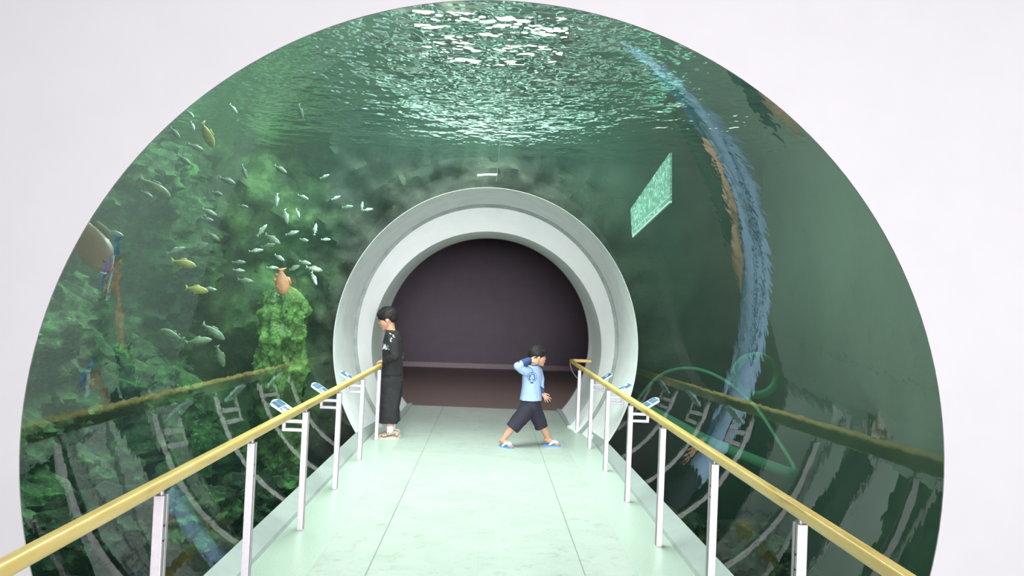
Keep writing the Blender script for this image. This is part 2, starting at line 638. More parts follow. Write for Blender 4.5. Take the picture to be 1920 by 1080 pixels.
bm = bmesh.new()
g = [[bm.verts.new((-4.7 + 8.8 * i / 40, 3.07 + 7.6 * j / 40, 3.30 + 0.012 * noise.noise(Vector((i * 0.6, j * 0.6, 0))))) for j in range(41)] for i in range(41)]
for i in range(40):
    for j in range(40):
        bm.faces.new((g[i][j], g[i + 1][j], g[i + 1][j + 1], g[i][j + 1]))
struct('water_surface', bm, M_surface, True)

# concrete collar, sealant groove, white splay and the short passage beyond
bm = bmesh.new()
seq = [(9.0, prof(9.0), 0), (9.5, prof(9.5), 0), (10.06, prof(10.06), 0)]
rs = [ell_ring(bm, Y, p, 192) for Y, p, _ in seq]
for a, b in zip(rs, rs[1:]): bridge(bm, a, b, 0)
back = [ell_ring(bm, Y, p, 192, q) for (Y, p, _), q in zip(seq, (0.003, 0.05, 0.13))]
for a, b in zip(back, back[1:]): bridge(bm, a, b, 0)
bridge(bm, rs[0], back[0], 0); bridge(bm, rs[-1], back[-1], 0)
struct('trim_1', bm, M_collar, True)['label'] = 'grey plaster collar ring at the far tunnel end'
bm = bmesh.new()
pg = prof(10.06)
r0 = ell_ring(bm, 10.05, pg, 192, 0.02); r1 = ell_ring(bm, 10.10, pg, 192, 0.03); r2 = ell_ring(bm, 10.10, pg, 192, -0.035); r3 = ell_ring(bm, 10.16, pg, 192, -0.035); r4 = ell_ring(bm, 10.16, pg, 192, 0.1); r5 = ell_ring(bm, 10.05, pg, 192, 0.1)
for a, b in ((r0, r1), (r1, r2), (r2, r3), (r3, r4), (r4, r5), (r5, r0)): bridge(bm, a, b)
struct('trim_2', bm, M_groove)
PW = (-0.005, 1.0, 1.478, 1.478)
PB = (-0.005, 1.01, 1.531, 1.531)
bm = bmesh.new()
r0 = ell_ring(bm, 10.12, (pg[0], pg[1], pg[2] - 0.035, pg[3] - 0.035), 192); r1 = ell_ring(bm, 10.54, PW, 192)
r2 = ell_ring(bm, 10.56, PW, 192, 0.06); r3 = ell_ring(bm, 10.16, pg, 192, 0.1)
for a, b in ((r0, r1), (r1, r2), (r2, r3), (r3, r0)): bridge(bm, a, b)
struct('wall_splay', bm, M_annulus)['label'] = 'white splayed ring at the far tunnel end'
bm = bmesh.new()
r0 = ell_ring(bm, 10.541, PW, 192); r1 = ell_ring(bm, 12.3, PB, 192); r2 = ell_ring(bm, 12.3, PB, 192, 0.08); r3 = ell_ring(bm, 10.541, PW, 192, 0.08)
for a, b in ((r0, r1), (r1, r2), (r2, r3), (r3, r0)): bridge(bm, a, b)
struct('wall_passage', bm, M_reveal, True)

# floors
bm = bmesh.new()
box(bm, -0.93, 0.93, -13, 12.25, -0.08, 0.0)
struct('floor', bm, M_floor)
for i, s in enumerate((-1, 1)):
    bm = bmesh.new()
    x0, x1 = sorted((s * 0.93, s * 1.30)); box(bm, x0, x1, 2.9, 10.13, -0.08, 0.0)
    x0, x1 = sorted((s * 0.93, s * 1.12)); box(bm, x0, x1, 10.13, 12.25, -0.08, 0.0)
    struct('floor_border_' + ('left', 'right')[i], bm, M_strip)
    # sloping kerb between border and acrylic
    bm = bmesh.new()
    ys = [2.98 + (10.1 - 2.98) * j / 30 for j in range(31)]
    prev = None
    for Y in ys:
        cx, cz, a, b = prof(Y)
        zt = 0.075
        xt = cx + s * (a - 0.004) * math.sqrt(max(0, 1 - ((zt - cz) / b) ** 2))
        row = [bm.verts.new(q) for q in ((s * 1.262, Y, 0.0), (s * 1.275, Y, 0.022), (xt, Y, zt), (xt, Y, zt - 0.05), (s * 1.262, Y, -0.04))]
        if prev:
            for q in range(5): bm.faces.new((prev[q], prev[(q + 1) % 5], row[(q + 1) % 5], row[q]))
        else: bm.faces.new(row)
        prev = row
    bm.faces.new(prev[::-1])
    struct('trim_' + str(3 + i), bm, M_kerb)['label'] = 'grey green kerb along the %s side of the tunnel floor' % ('left', 'right')[i]
    # small skirting in the passage
    bm = bmesh.new()
    x0, x1 = sorted((s * 1.075, s * 1.14))
    box(bm, x0, x1, 10.56, 12.25, -0.02, 0.03)
    struct('trim_' + str(5 + i), bm, M_kerb)
bm = bmesh.new()
box(bm, -7, -0.93, -13, 2.9, -0.08, 0.0); box(bm, 0.93, 7, -13, 2.9, -0.08, 0.0)
struct('floor_hall', bm, M_floor)
bm = bmesh.new()
box(bm, -7, 7, 12.25, 22.5, -0.08, 0.0)
struct('floor_lobby', bm, M_roomfloor)

# entrance hall around the camera
bm = bmesh.new(); box(bm, -7, 7, -13, 3.0, 4.5, 4.6); struct('ceiling', bm, M_white)
bm = bmesh.new(); box(bm, -7.1, -7, -13, 3.0, 0, 4.5); struct('wall_left', bm, M_white)
bm = bmesh.new(); box(bm, 7, 7.1, -13, 3.0, 0, 4.5); struct('wall_right', bm, M_white)
bm = bmesh.new(); box(bm, -7, 7, -13.1, -13, 0, 4.5); struct('wall_rear', bm, M_white)

# dim lobby beyond the passage
bm = bmesh.new()
o0 = rect_ring(bm, 12.28, PB, -7, 7, -0.9, 4.2); i0 = ell_ring(bm, 12.28, PB); o1 = rect_ring(bm, 12.4, PB, -7, 7, -0.9, 4.2); i1 = ell_ring(bm, 12.4, PB)
bridge(bm, o0, i0); bridge(bm, i0, i1); bridge(bm, i1, o1); bridge(bm, o1, o0)
struct('wall_lobby_front', bm, M_room)
bm = bmesh.new()
qa, qb = Vector((-7, 19.0, 0)), Vector((7, 21.2, 0))
vq = [bm.verts.new(p) for p in ((qa.x, qa.y, -0.05), (qb.x, qb.y, -0.05), (qb.x, qb.y, 4.1), (qa.x, qa.y, 4.1), (qa.x, qa.y + 0.1, -0.05), (qb.x, qb.y + 0.1, -0.05), (qb.x, qb.y + 0.1, 4.1), (qa.x, qa.y + 0.1, 4.1))]
for f in ((0, 1, 2, 3), (5, 4, 7, 6), (0, 4, 5, 1), (3, 2, 6, 7), (0, 3, 7, 4), (1, 5, 6, 2)): bm.faces.new([vq[i] for i in f])
struct('wall_back', bm, M_mauve)
bm = bmesh.new()
vq = [bm.verts.new(p) for p in ((qa.x, qa.y - 0.03, 0), (qb.x, qb.y - 0.03, 0), (qb.x, qb.y - 0.03, 0.12), (qa.x, qa.y - 0.03, 0.12), (qa.x, qa.y + 0.02, 0), (qb.x, qb.y + 0.02, 0), (qb.x, qb.y + 0.02, 0.12), (qa.x, qa.y + 0.02, 0.12))]
for f in ((0, 1, 2, 3), (5, 4, 7, 6), (0, 4, 5, 1), (3, 2, 6, 7), (0, 3, 7, 4), (1, 5, 6, 2)): bm.faces.new([vq[i] for i in f])
struct('baseboard_back', bm, M_darkbase)
bm = bmesh.new(); box(bm, -7.1, -7, 12.4, 22.5, -0.05, 4.1); struct('wall_lobby_left', bm, M_room)
bm = bmesh.new(); box(bm, 7, 7.1, 12.4, 22.5, -0.05, 4.1); struct('wall_lobby_right', bm, M_room)
bm = bmesh.new(); box(bm, -7.1, 7.1, 12.3, 22.5, 4.1, 4.2); struct('ceiling_lobby', bm, M_room)

# ------------------------------------------------------------------ tank shell and rocks
def fbm(p, oct=5, h=0.55, lac=2.1):
    s, a, f = 0.0, 1.0, 1.0
    for _ in range(oct):
        s += a * noise.noise(p * f)
        a *= h; f *= lac
    return s


def ridged(p, oct=4):
    s, a, f = 0.0, 1.0, 1.0
    for _ in range(oct):
        s += a * (1 - abs(noise.noise(p * f)) * 2)
        a *= 0.5; f *= 2.1
    return s


bm = bmesh.new(); box(bm, -4.8, 4.2, 3.07, 10.8, 5.9, 6.0); struct('ceiling_tank', bm, M_hall)
bm = bmesh.new(); box(bm, -4.9, -4.8, 3.0, 10.8, -1.4, 6.0); struct('wall_tank_left', bm, M_tankwall)
bm = bmesh.new(); box(bm, -4.9, 4.2, 10.7, 10.8, 3.0, 6.0); struct('wall_tank_end', bm, M_hall)
bm = bmesh.new(); box(bm, -4.9, 4.2, 2.98, 3.06, 4.5, 6.0); struct('wall_tank_front', bm, M_hall)
bm = bmesh.new()
n1, n2 = 50, 40
g = [[bm.verts.new((3.15 + 0.05 * noise.noise(Vector((i * 0.1, j * 0.1, 3))) + 0.25 * math.sin(i / n1 * PI), 3.05 + 7.7 * i / n1, -1.4 + 7.4 * j / n2)) for j in range(n2 + 1)] for i in range(n1 + 1)]
for i in range(n1):
    for j in range(n2): bm.faces.new((g[i][j], g[i + 1][j], g[i + 1][j + 1], g[i][j + 1]))
struct('wall_tank_right', bm, M_tankwall, True)

bm = bmesh.new()
n1, n2 = 130, 110
g = []
for i in range(n1 + 1):
    row = []
    for j in range(n2 + 1):
        x, y = -4.8 + 8.2 * i / n1, 3.05 + 7.3 * j / n2
        q = Vector((x * 0.9, y * 0.9, 4.0))
        z = -0.98 + 0.10 * fbm(q) + 0.10 * abs(noise.noise(q * 2.4))
        if x < -2.0: z += 0.5 * min(1, (-2.0 - x) / 1.6)
        row.append(bm.verts.new((x, y, z)))
    g.append(row)
for i in range(n1):
    for j in range(n2): bm.faces.new((g[i][j], g[i + 1][j], g[i + 1][j + 1], g[i][j + 1]))
struct('ground_tank', bm, M_rock_dark, True)

# left rock face
bm = bmesh.new()
n1, n2 = 190, 130
g = []
for i in range(n1 + 1):
    row = []
    for j in range(n2 + 1):
        y = 3.06 + 7.6 * i / n1
        z = -1.2 + 4.35 * j / n2
        q = Vector((y * 0.75, z * 0.75, 1.7))
        d = 0.36 * fbm(q, 7, 0.66) + 0.26 * (ridged(q * 2.2, 4) - 0.7)
        cave = math.exp(-(((y - 8.3) / 0.9) ** 2 + ((z - 1.35) / 0.7) ** 2))
        x = -3.45 + d - 0.9 * cave + 0.35 * math.exp(-((z + 0.6) / 0.6) ** 2)
        row.append(bm.verts.new((max(x, -4.75), y, z)))
    g.append(row)
for i in range(n1):
    for j in range(n2): bm.faces.new((g[i][j], g[i + 1][j], g[i + 1][j + 1], g[i][j + 1]))
struct('wall_rock_left', bm, M_rock_green, True)['label'] = 'green algae covered rock face left of the tunnel'

# end rock wall around the collar
bm = bmesh.new()
NA, NRR = 220, 60
p9 = prof(9.0)
rows = []
for k in range(NRR + 1):
    t = k / NRR
    row = []
    for j in range(NA):
        a = 2 * PI * j / NA
        r = (p9[2] + 0.06) + (5.2 - p9[2]) * t ** 1.2
        x, z = p9[0] + r * math.cos(a), p9[1] + r * math.sin(a) * (1 if t > 0.2 else 1.03)
        q = Vector((x * 0.9, 7.1, z * 0.9))
        amp = 1.0 if x < 0.6 else max(0.18, 1 - (x - 0.6) / 1.2)
        y = 9.82 + (-0.30 * fbm(q, 6, 0.56) - 0.2 * (ridged(q * 1.3, 3) - 0.8)) * amp * min(1, 0.25 + t * 6)
        row.append(bm.verts.new((x, y, z)))
    rows.append(row)
for a, b in zip(rows, rows[1:]): bridge(bm, a, b)
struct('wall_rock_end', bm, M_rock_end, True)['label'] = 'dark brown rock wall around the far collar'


def boulder(name, c, r, mat, seed, label, rough=0.35, sub=5):
    b = bmesh.new()
    bmesh.ops.create_icosphere(b, subdivisions=sub, radius=1)
    for v in b.verts:
        n = v.co.normalized()
        q = n * 1.3 + Vector((seed * 3.7, seed * 1.3, -seed))
        d = 1 + rough * fbm(q, 5, 0.55) + 0.12 * (ridged(q * 2.2, 2) - 0.7)
        v.co = Vector((n.x * r[0], n.y * r[1], n.z * r[2])) * d
    o = obj(name, b, mat, None, True, c)
    tag(o, label, 'rock')
    return o


# bright mossy pillar by the collar and loose boulders
def pillar(name, base, h, r, mat, label):
    b = bmesh.new()
    n, m = 90, 120
    rings = []
    for k in range(m + 1):
        t = k / m
        ring = []
        for j in range(n):
            a = 2 * PI * j / n
            q = Vector((math.cos(a) * 0.9, math.sin(a) * 0.9, t * h * 1.6 + 3))
            rr = r * (1.15 - 0.30 * t + 0.42 * fbm(q * 1.3, 6, 0.6) + 0.25 * (ridged(q * 2.4, 3) - 0.8)) * (1 if t < 0.93 else max(0.02, (1 - t) / 0.07) ** 0.5)
            ring.append(b.verts.new((math.cos(a) * rr, math.sin(a) * rr, t * h)))
        rings.append(ring)
    for x, y in zip(rings, rings[1:]): bridge(b, x, y)
    b.faces.new(rings[0][::-1]); b.faces.new(rings[-1])
    return tag(obj(name, b, mat, None, True, base), label, 'rock')


pillar('rock_pillar', (-2.26, 9.05, -0.95), 2.6, 0.26, M_rock_bright, 'bright moss green rock pillar lit beside the far collar')
boulder('boulder', (-2.55, 5.55, -0.10), (0.36, 0.42, 0.24), M_rock_dark, 13, 'low dark boulder in the water left of the nearest left post')
boulder('boulder', (-2.35, 6.75, -0.35), (0.36, 0.40, 0.30), M_rock_green, 14, 'green boulder seen between the two nearest posts of the left rail')
boulder('boulder', (-2.10, 7.65, -0.45), (0.32, 0.32, 0.28), M_rock_dark, 15, 'dark round boulder behind the second left post')
boulder('boulder', (-1.92, 8.30, -0.38), (0.24, 0.22, 0.22), M_rock_green, 16, 'green boulder beside the third left post just above the kerb')
boulder('boulder', (1.75, 7.1, -0.55), (0.36, 0.45, 0.28), M_rock_dark, 17, 'dark mossy boulder close to the kerb behind the third right post')
boulder('boulder', (2.05, 6.1, -0.32), (0.34, 0.38, 0.26), M_rock_dark, 18, 'low dark boulder between the two nearest posts of the right rail')

# glowing panes added over the water to make the ripple glints
bm = bmesh.new(); box(bm, -0.9, 0.7, 8.2, 10.6, 4.4, 4.46)
struct('added_glow_pane', bm, M_glow)
bm = bmesh.new(); box(bm, 1.4, 2.9, 8.8, 10.6, 3.75, 3.81)
struct('added_glow_pane_right', bm, M_glow2)
# ------------------------------------------------------------------ handrails
def handrail(s, post_ys, label):
    root = tag(empty('handrail', (0, 0, 0)), label, 'handrail', 'handrails along the tunnel floor')
    X = s * 1.167
    b = bmesh.new()
    pts = [(X, 0.9 + 10.3 * i / 40, 0.806) for i in range(41)]
    pts += [(X + s * 0.004, 11.36, 0.806), (X + s * 0.02, 11.44, 0.806), (X + s * 0.05, 11.49, 0.806), (X + s * 0.10, 11.51, 0.806), (X + s * 0.30, 11.51, 0.806)]
    rr = tube(b, pts, 0.0235, 32)
    for ring in rr:                               # rounded square section
        c = sum((v.co for v in ring), Vector()) / len(ring)
        for j, v in enumerate(ring):
            a = 2 * PI * j / 32
            v.co = c + (v.co - c) * (abs(math.cos(a)) ** 4.5 + abs(math.sin(a)) ** 4.5) ** (-1 / 4.5) * 0.97
    obj('rail', b, M_wood, root, True)
    for y in post_ys:
        b = bmesh.new()
        w = 0.0185
        # two flat bars with a narrow slot between them
        box(b, X - w, X + w, y - 0.026, y - 0.006, 0.0, 0.764, bevel=0.002)
        box(b, X - w, X + w, y + 0.006, y + 0.026, 0.0, 0.764, bevel=0.002)
        box(b, X - w * 0.75, X + w * 0.75, y - 0.0062, y + 0.0062, 0.01, 0.735)
        p = obj('post', b, M_steel, root)
        b = bmesh.new()
        tube(b, [(X, y, 0.762), (X, y, 0.788)], 0.008, 12)
        obj('pin', b, M_steel, p)
        if y < 4.5:
            for z in (0.60, 0.655):
                b = bmesh.new()
                tube(b, [(X - s * (w - 0.001), y - 0.016, z), (X - s * (w + 0.003), y - 0.016, z)], 0.004, 10)
                obj('bolt', b, M_dark_hole, p)
    # curved stay between the rail's corner and the last post
    yl = post_ys[-1]
    b = bmesh.new()
    arc = []
    for i in range(13):
        a = i / 12 * PI / 2
        arc.append((X, 11.42 - (11.42 - yl - 0.03) * (1 - math.cos(a)), 0.775 - 0.13 * math.sin(a)))
    tube(b, arc, 0.009, 10)
    obj('stay', b, M_steel, root, True)
    return root


LY = [1.80, 3.05, 4.20, 5.42, 6.62, 7.85, 9.03, 10.26]
RY = [1.74, 2.97, 4.11, 5.33, 6.54, 7.77, 9.00, 10.24]
handrail(-1, LY, 'wooden handrail on steel posts along the left side, held by the older boy')
handrail(1, RY, 'wooden handrail on steel posts along the right side of the walkway')

M_plate = simple('pale_blue_acrylic_plate', (0.50, 0.70, 0.74), 0.15, 0, 0.6, var=0.05)
M_pic = simple('dark_blue_print', (0.05, 0.12, 0.24), 0.25, 0, 0.5, var=0.5, scale=60)
M_picw = simple('white_print', (0.85, 0.93, 0.95), 0.3, var=0)


def sign(s, y, label, dots, empty_panels=False):
    X = s * 1.167
    root = tag(empty('information_sign', (X, y, 0.60)), label, 'sign', 'information signs on the handrails')
    z0 = -0.60
    b = bmesh.new()
    for z in (0.645, 0.70):
        x0, x1 = sorted((s * 0.0185, s * 0.15)); box(b, x0, x1, -0.012, 0.012, z + z0 - 0.011, z + z0 + 0.011, bevel=0.002)
    x0, x1 = sorted((s * 0.128, s * 0.15)); box(b, x0, x1, -0.0125, 0.0125, 0.634 + z0, 0.765 + z0, bevel=0.002)
    obj('bracket', b, M_steel, root)
    # tilted plate: long axis along the rail, outer edge higher and bowed
    c = Vector((s * 0.145, -0.01, 0.785 + z0))
    ex, ey = Vector((0, 1, 0)), Vector((s * math.cos(0.56), 0, math.sin(0.56)))
    nz = ex.cross(ey)
    if nz.z < 0: nz = -nz
    L, Hh = 0.118, 0.068
    prof2 = []
    for i in range(17):
        t = -1 + i / 8
        prof2.append((t * L, Hh * (1.0 + 0.28 * (1 - t * t)) - 0.012 * max(0, (abs(t) - 0.8) / 0.2) ** 2))
    prof2 += [(L * 0.98, -Hh + 0.01), (L * 0.9, -Hh), (-L * 0.9, -Hh), (-L * 0.98, -Hh + 0.01)]
    b = bmesh.new()
    top = [b.verts.new(c + ex * u + ey * v + nz * 0.006) for u, v in prof2]
    bot = [b.verts.new(c + ex * u + ey * v - nz * 0.006) for u, v in prof2]
    b.faces.new(top); b.faces.new(bot[::-1])
    for i in range(len(top)):
        j = (i + 1) % len(top)
        b.faces.new((top[i], top[j], bot[j], bot[i]))
    pl = obj('plate', b, M_plate, root)

    def panel(name, u0, u1, v0, v1, mat, lift):
        q = bmesh.new()
        vs1 = [q.verts.new(c + ex * u + ey * v + nz * (0.006 + lift)) for u, v in ((u0, v0), (u1, v0), (u1, v1), (u0, v1))]
        vs0 = [q.verts.new(c + ex * u + ey * v + nz * 0.006) for u, v in ((u0, v0), (u1, v0), (u1, v1), (u0, v1))]
        q.faces.new(vs1)
        for i in range(4): q.faces.new((vs0[i], vs0[(i + 1) % 4], vs1[(i + 1) % 4], vs1[i]))
        return obj(name, q, mat, pl)
    for u0, u1 in ((-0.098, -0.005), (0.005, 0.098)):
        for v0, v1 in ((-0.055, 0.005), (0.013, 0.073)):
            panel('picture', u0, u1, v0, v1, M_pic, 0.001)
    for u, v, r in dots:
        q = bmesh.new()
        n = 16
        ring = [q.verts.new(c + ex * (u + r * 1.3 * math.cos(2 * PI * i / n)) + ey * (v + r * math.sin(2 * PI * i / n)) + nz * 0.0082) for i in range(n)]
        low = [q.verts.new(p.co - nz * 0.001) for p in ring]
        q.faces.new(ring)
        for i in range(n): q.faces.new((low[i], low[(i + 1) % n], ring[(i + 1) % n], ring[i]))
        obj('white_spot', q, M_picw, pl)
    return root


sign(-1, 5.42, 'blue information sign on left rail, nearest the camera, two white spots', [(-0.06, -0.02, 0.022), (0.06, -0.015, 0.022)])
sign(-1, 6.62, 'pale blue information sign on left rail, the middle one of three', [(-0.05, -0.02, 0.018)])
sign(-1, 7.85, 'small blue information sign on left rail, nearest the older boy', [(0.05, 0.03, 0.02), (-0.06, -0.02, 0.016)])
sign(1, 6.54, 'pale blue information sign on right rail, nearest the camera', [])
sign(1, 7.77, 'blue information sign on right rail with white spots, the middle one', [(-0.07, -0.02, 0.024), (0.0, -0.03, 0.02), (0.06, 0.04, 0.02)])
sign(1, 9.00, 'blue information sign on right rail, farthest from the camera', [(0.03, 0.03, 0.014)])

# ------------------------------------------------------------------ people
M_skin = simple('warm_skin', (0.40, 0.225, 0.15), 0.55, 0, 0.35, var=0.06, scale=30)
M_hair = simple('black_hair', (0.010, 0.0095, 0.009), 0.6, 0, 0.2, var=0.4, scale=90, bump=0.25, bscale=220, bdist=0.002)
M_black = simple('black_cotton', (0.0095, 0.010, 0.0115), 0.85, var=0.25, scale=12, bump=0.3, bscale=220, bdist=0.001)
M_trouser = simple('charcoal_trouser_cloth', (0.0125, 0.0125, 0.015), 0.85, var=0.25, scale=10, bump=0.3, bscale=220, bdist=0.001)
M_print = simple('white_shirt_print', (0.62, 0.66, 0.70), 0.7, var=0.2)
M_sock = simple('white_sock_knit', (0.60, 0.59, 0.61), 0.8, var=0.08)
M_shoe = simple('beige_shoe_leather', (0.36, 0.30, 0.235), 0.6, var=0.25, scale=40)
M_sole = simple('cream_sole', (0.45, 0.42, 0.36), 0.6, var=0.1)
M_shoedark = simple('brown_shoe_trim', (0.13, 0.07, 0.06), 0.6, var=0.1)
M_shirtblue = simple('light_blue_jersey', (0.25, 0.35, 0.55), 0.85, var=0.08, scale=14, bump=0.2, bscale=220, bdist=0.001)
M_navy = simple('navy_jersey', (0.022, 0.05, 0.14), 0.85, var=0.15, scale=14)
M_shorts = simple('dark_navy_short_cloth', (0.014, 0.014, 0.026), 0.85, var=0.2, scale=14, bump=0.2, bscale=220, bdist=0.001)
M_sandal = simple('bright_blue_rubber', (0.06, 0.22, 0.65), 0.5, var=0.1)
M_strap = simple('pale_blue_strap', (0.45, 0.65, 0.85), 0.5, var=0.3, scale=90)
M_eye = simple('dark_eye', (0.02, 0.014, 0.01), 0.25, var=0)
M_lip = simple('lip_skin', (0.45, 0.20, 0.16), 0.5, var=0)


def head_shapes(b, c, k, pitch, yaw):
    """Child's head around centre c (k = half head height), facing +X turned by yaw, nodding by pitch. Returns the local frame."""
    R = Matrix.Rotation(yaw, 3, 'Z') @ Matrix.Rotation(pitch, 3, 'Y')
    c = Vector(c)

    def P(x, y, z): return c + R @ (Vector((x, y, z)) * k)

    def B(x, y, z, rx, ry, rz): ball(b, P(x, y, z), (rx * k, ry * k, rz * k), R, 24, 16)
    B(-0.10, 0, 0.22, 0.86, 0.72, 0.76)      # cranium
    B(0.16, 0, -0.18, 0.58, 0.60, 0.70)      # face block
    B(0.28, 0, -0.55, 0.38, 0.40, 0.36)      # jaw
    B(0.52, 0, -0.78, 0.15, 0.18, 0.14)      # chin
    for s in (-1, 1):
        B(0.42, s * 0.30, -0.24, 0.24, 0.20, 0.22)     # cheek
        B(-0.02, s * 0.66, -0.10, 0.17, 0.07, 0.22)    # ear
        B(-0.02, s * 0.64, -0.24, 0.09, 0.08, 0.12)
    B(0.60, 0, 0.14, 0.13, 0.36, 0.09)       # brow
    b2 = [P(0.66, 0, 0.02), P(0.71, 0, -0.10), P(0.765, 0, -0.21)]
    limb(b, b2, [0.05 * k, 0.06 * k, 0.075 * k])
    for s in (-1, 1): ball(b, P(0.70, s * 0.09, -0.25), 0.06 * k)
    B(0.68, 0, -0.43, 0.08, 0.17, 0.045)     # upper lip
    B(0.66, 0, -0.53, 0.08, 0.15, 0.05)      # lower lip
    B(-0.14, 0, -0.62, 0.36, 0.34, 0.35)      # nape
    return P, R


def face_parts(P, R, k, body):
    for s in (-1, 1):
        b = bmesh.new()
        ball(b, P(0.665, s * 0.255, 0.02), (0.045 * k, 0.095 * k, 0.04 * k), R)
        tag(obj('eye', b, M_eye, body, True), 'dark narrow eye')
        b = bmesh.new()
        limb(b, [P(0.70, s * 0.12, 0.20), P(0.685, s * 0.28, 0.235), P(0.60, s * 0.42, 0.20)], [0.02 * k, 0.026 * k, 0.016 * k])
        obj('eyebrow', b, M_hair, body, True)
    b = bmesh.new()
    ball(b, P(0.735, 0, -0.48), (0.03 * k, 0.15 * k, 0.045 * k), R)
    obj('mouth', b, M_lip, body, True)


def hair_shape(P, R, k, fringe, seed, parent, up=0.0):
    b = bmesh.new()
    ball(b, P(-0.14, 0, 0.30), (0.91 * k, 0.78 * k, 0.76 * k), R, 28, 18)
    ball(b, P(-0.40, 0, 0.02), (0.58 * k, 0.67 * k, 0.50 * k), R, 24, 16)
    for s in (-1, 1):
        ball(b, P(0.12, s * 0.56, 0.16), (0.26 * k, 0.16 * k, 0.26 * k), R)
        ball(b, P(0.16, s * 0.60, -0.04), (0.07 * k, 0.06 * k, 0.17 * k), R)
    rnd = random.Random(seed)
    for i in range(fringe):                      # short forward tufts over the forehead
        y = -0.5 + i / (fringe - 1)
        z = 0.50 - 0.14 * y * y + rnd.uniform(-0.03, 0.03)
        x = 0.60 - 0.42 * y * y
        limb(b, [P(x - 0.25, y * 0.95, z + 0.18), P(x + 0.06, y, z + 0.08 + up), P(x + 0.16 + rnd.uniform(-.04, .05), y * 1.02, z - 0.10 + up * 1.6)], [0.15 * k, 0.10 * k, 0.035 * k])
    for i in range(170):                         # crown tufts
        a, e = rnd.uniform(0, 2 * PI), rnd.uniform(0.15, 1.5)
        d = Vector((math.cos(a) * math.cos(e), math.sin(a) * math.cos(e), math.sin(e)))
        p0 = Vector((-0.14, 0, 0.30)) + Vector((d.x * 0.85, d.y * 0.72, d.z * 0.72))
        p1 = p0 + Vector((d.x * 0.11 + 0.07, d.y * 0.10, d.z * 0.11))
        tube(b, [P(*p0), P(*p1)], [0.055 * k, 0.018 * k], 8)
    return grown('hair', b, M_hair, parent, 0.004, 2)


def hand_shapes(b, wrist, dirv, palm_n, side, length, curl, spread=0.14, fk=1.0):
    """Palm and five separate fingers. dirv: along the hand; palm_n: out of the palm; side: towards the thumb."""
    d, pn = Vector(dirv).normalized(), Vector(palm_n)
    pn = (pn - d * pn.dot(d)).normalized()
    sd = Vector(side)
    sd = (sd - d * sd.dot(d) - pn * sd.dot(pn)).normalized()
    w = Vector(wrist)
    Lp, Wp = length * 0.50, length * 0.40
    R = Matrix((d, sd, pn)).transposed()
    ball(b, w + d * Lp * 0.55, (Lp * 0.62, Wp * 0.50, length * 0.105), R, 18, 12)
    ball(b, w + d * Lp * 0.85, (Lp * 0.28, Wp * 0.52, length * 0.085), R, 18, 12)
    ball(b, w + d * Lp * 0.35 + sd * Wp * 0.28, (Lp * 0.38, Wp * 0.30, length * 0.11), R, 14, 10)
    lens = (0.44, 0.50, 0.46, 0.36)
    for i in range(4):
        off = (0.40 - i * 0.265)
        base = w + d * Lp * (0.93 - 0.05 * abs(i - 1)) + sd * Wp * off
        dd = (d + sd * spread * (1.2 - i * 0.8)).normalized()
        pts, rad, a, p = [base - dd * 0.01], [], 0.0, base
        r0 = length * (0.056 - 0.004 * (i == 3)) * fk
        pts = [base - dd * length * 0.12, base]
        for j, f in enumerate((0.46, 0.32, 0.24)):
            a += curl * (0.75, 1.0, 0.8)[j] * (1 + 0.06 * i)
            p = p + (dd * math.cos(a) + pn * math.sin(a)) * length * lens[i] * f
            pts.append(p)
        limb(b, pts, [r0 * 1.05, r0, r0 * 0.94, r0 * 0.86, r0 * 0.72])
    tb = w + d * Lp * 0.22 + sd * Wp * 0.38
    td = (d * 0.72 + sd * 0.75 + pn * 0.25).normalized()
    t1 = tb + td * length * 0.20
    t2 = t1 + (td * 0.8 + d * 0.35 + pn * curl * 0.3).normalized() * length * 0.17
    t3 = t2 + (td * 0.5 + d * 0.6 + pn * curl * 0.4).normalized() * length * 0.12
    limb(b, [tb, t1, t2, t3], [length * 0.075, length * 0.068, length * 0.058, length * 0.046])


def project(name, target, polys, mat, parent, lift=0.003):
    """Lay flat print shapes (x, z outlines) onto target as seen from local -dirY side."""
    dg = bpy.context.evaluated_depsgraph_get()
    bt = BVHTree.FromObject(target, dg)
    b = bmesh.new()
    for sgn, poly in polys:
        n = len(poly)
        hits = []
        for x, z in poly:
            h = bt.ray_cast(Vector((x, sgn * 2.0, z)), Vector((0, -sgn, 0)))
            if h[0] is None: hits = None; break
            hits.append(h[0] + Vector((0, sgn * lift, 0)))
        if not hits: continue
        a = [b.verts.new(h) for h in hits]
        lo = [b.verts.new(h - Vector((0, sgn * lift * 1.5, 0))) for h in hits]
        b.faces.new(a)
        for i in range(n): b.faces.new((lo[i], lo[(i + 1) % n], a[(i + 1) % n], a[i]))
    return obj(name, b, mat, parent)


def stroke(x0, z0, x1, z1, w):
    d = Vector((x1 - x0, z1 - z0)); n = Vector((-d.y, d.x)).normalized() * w / 2
    return [(x0 + n.x, z0 + n.y), (x1 + n.x, z1 + n.y), (x1 - n.x, z1 - n.y), (x0 - n.x, z0 - n.y)]


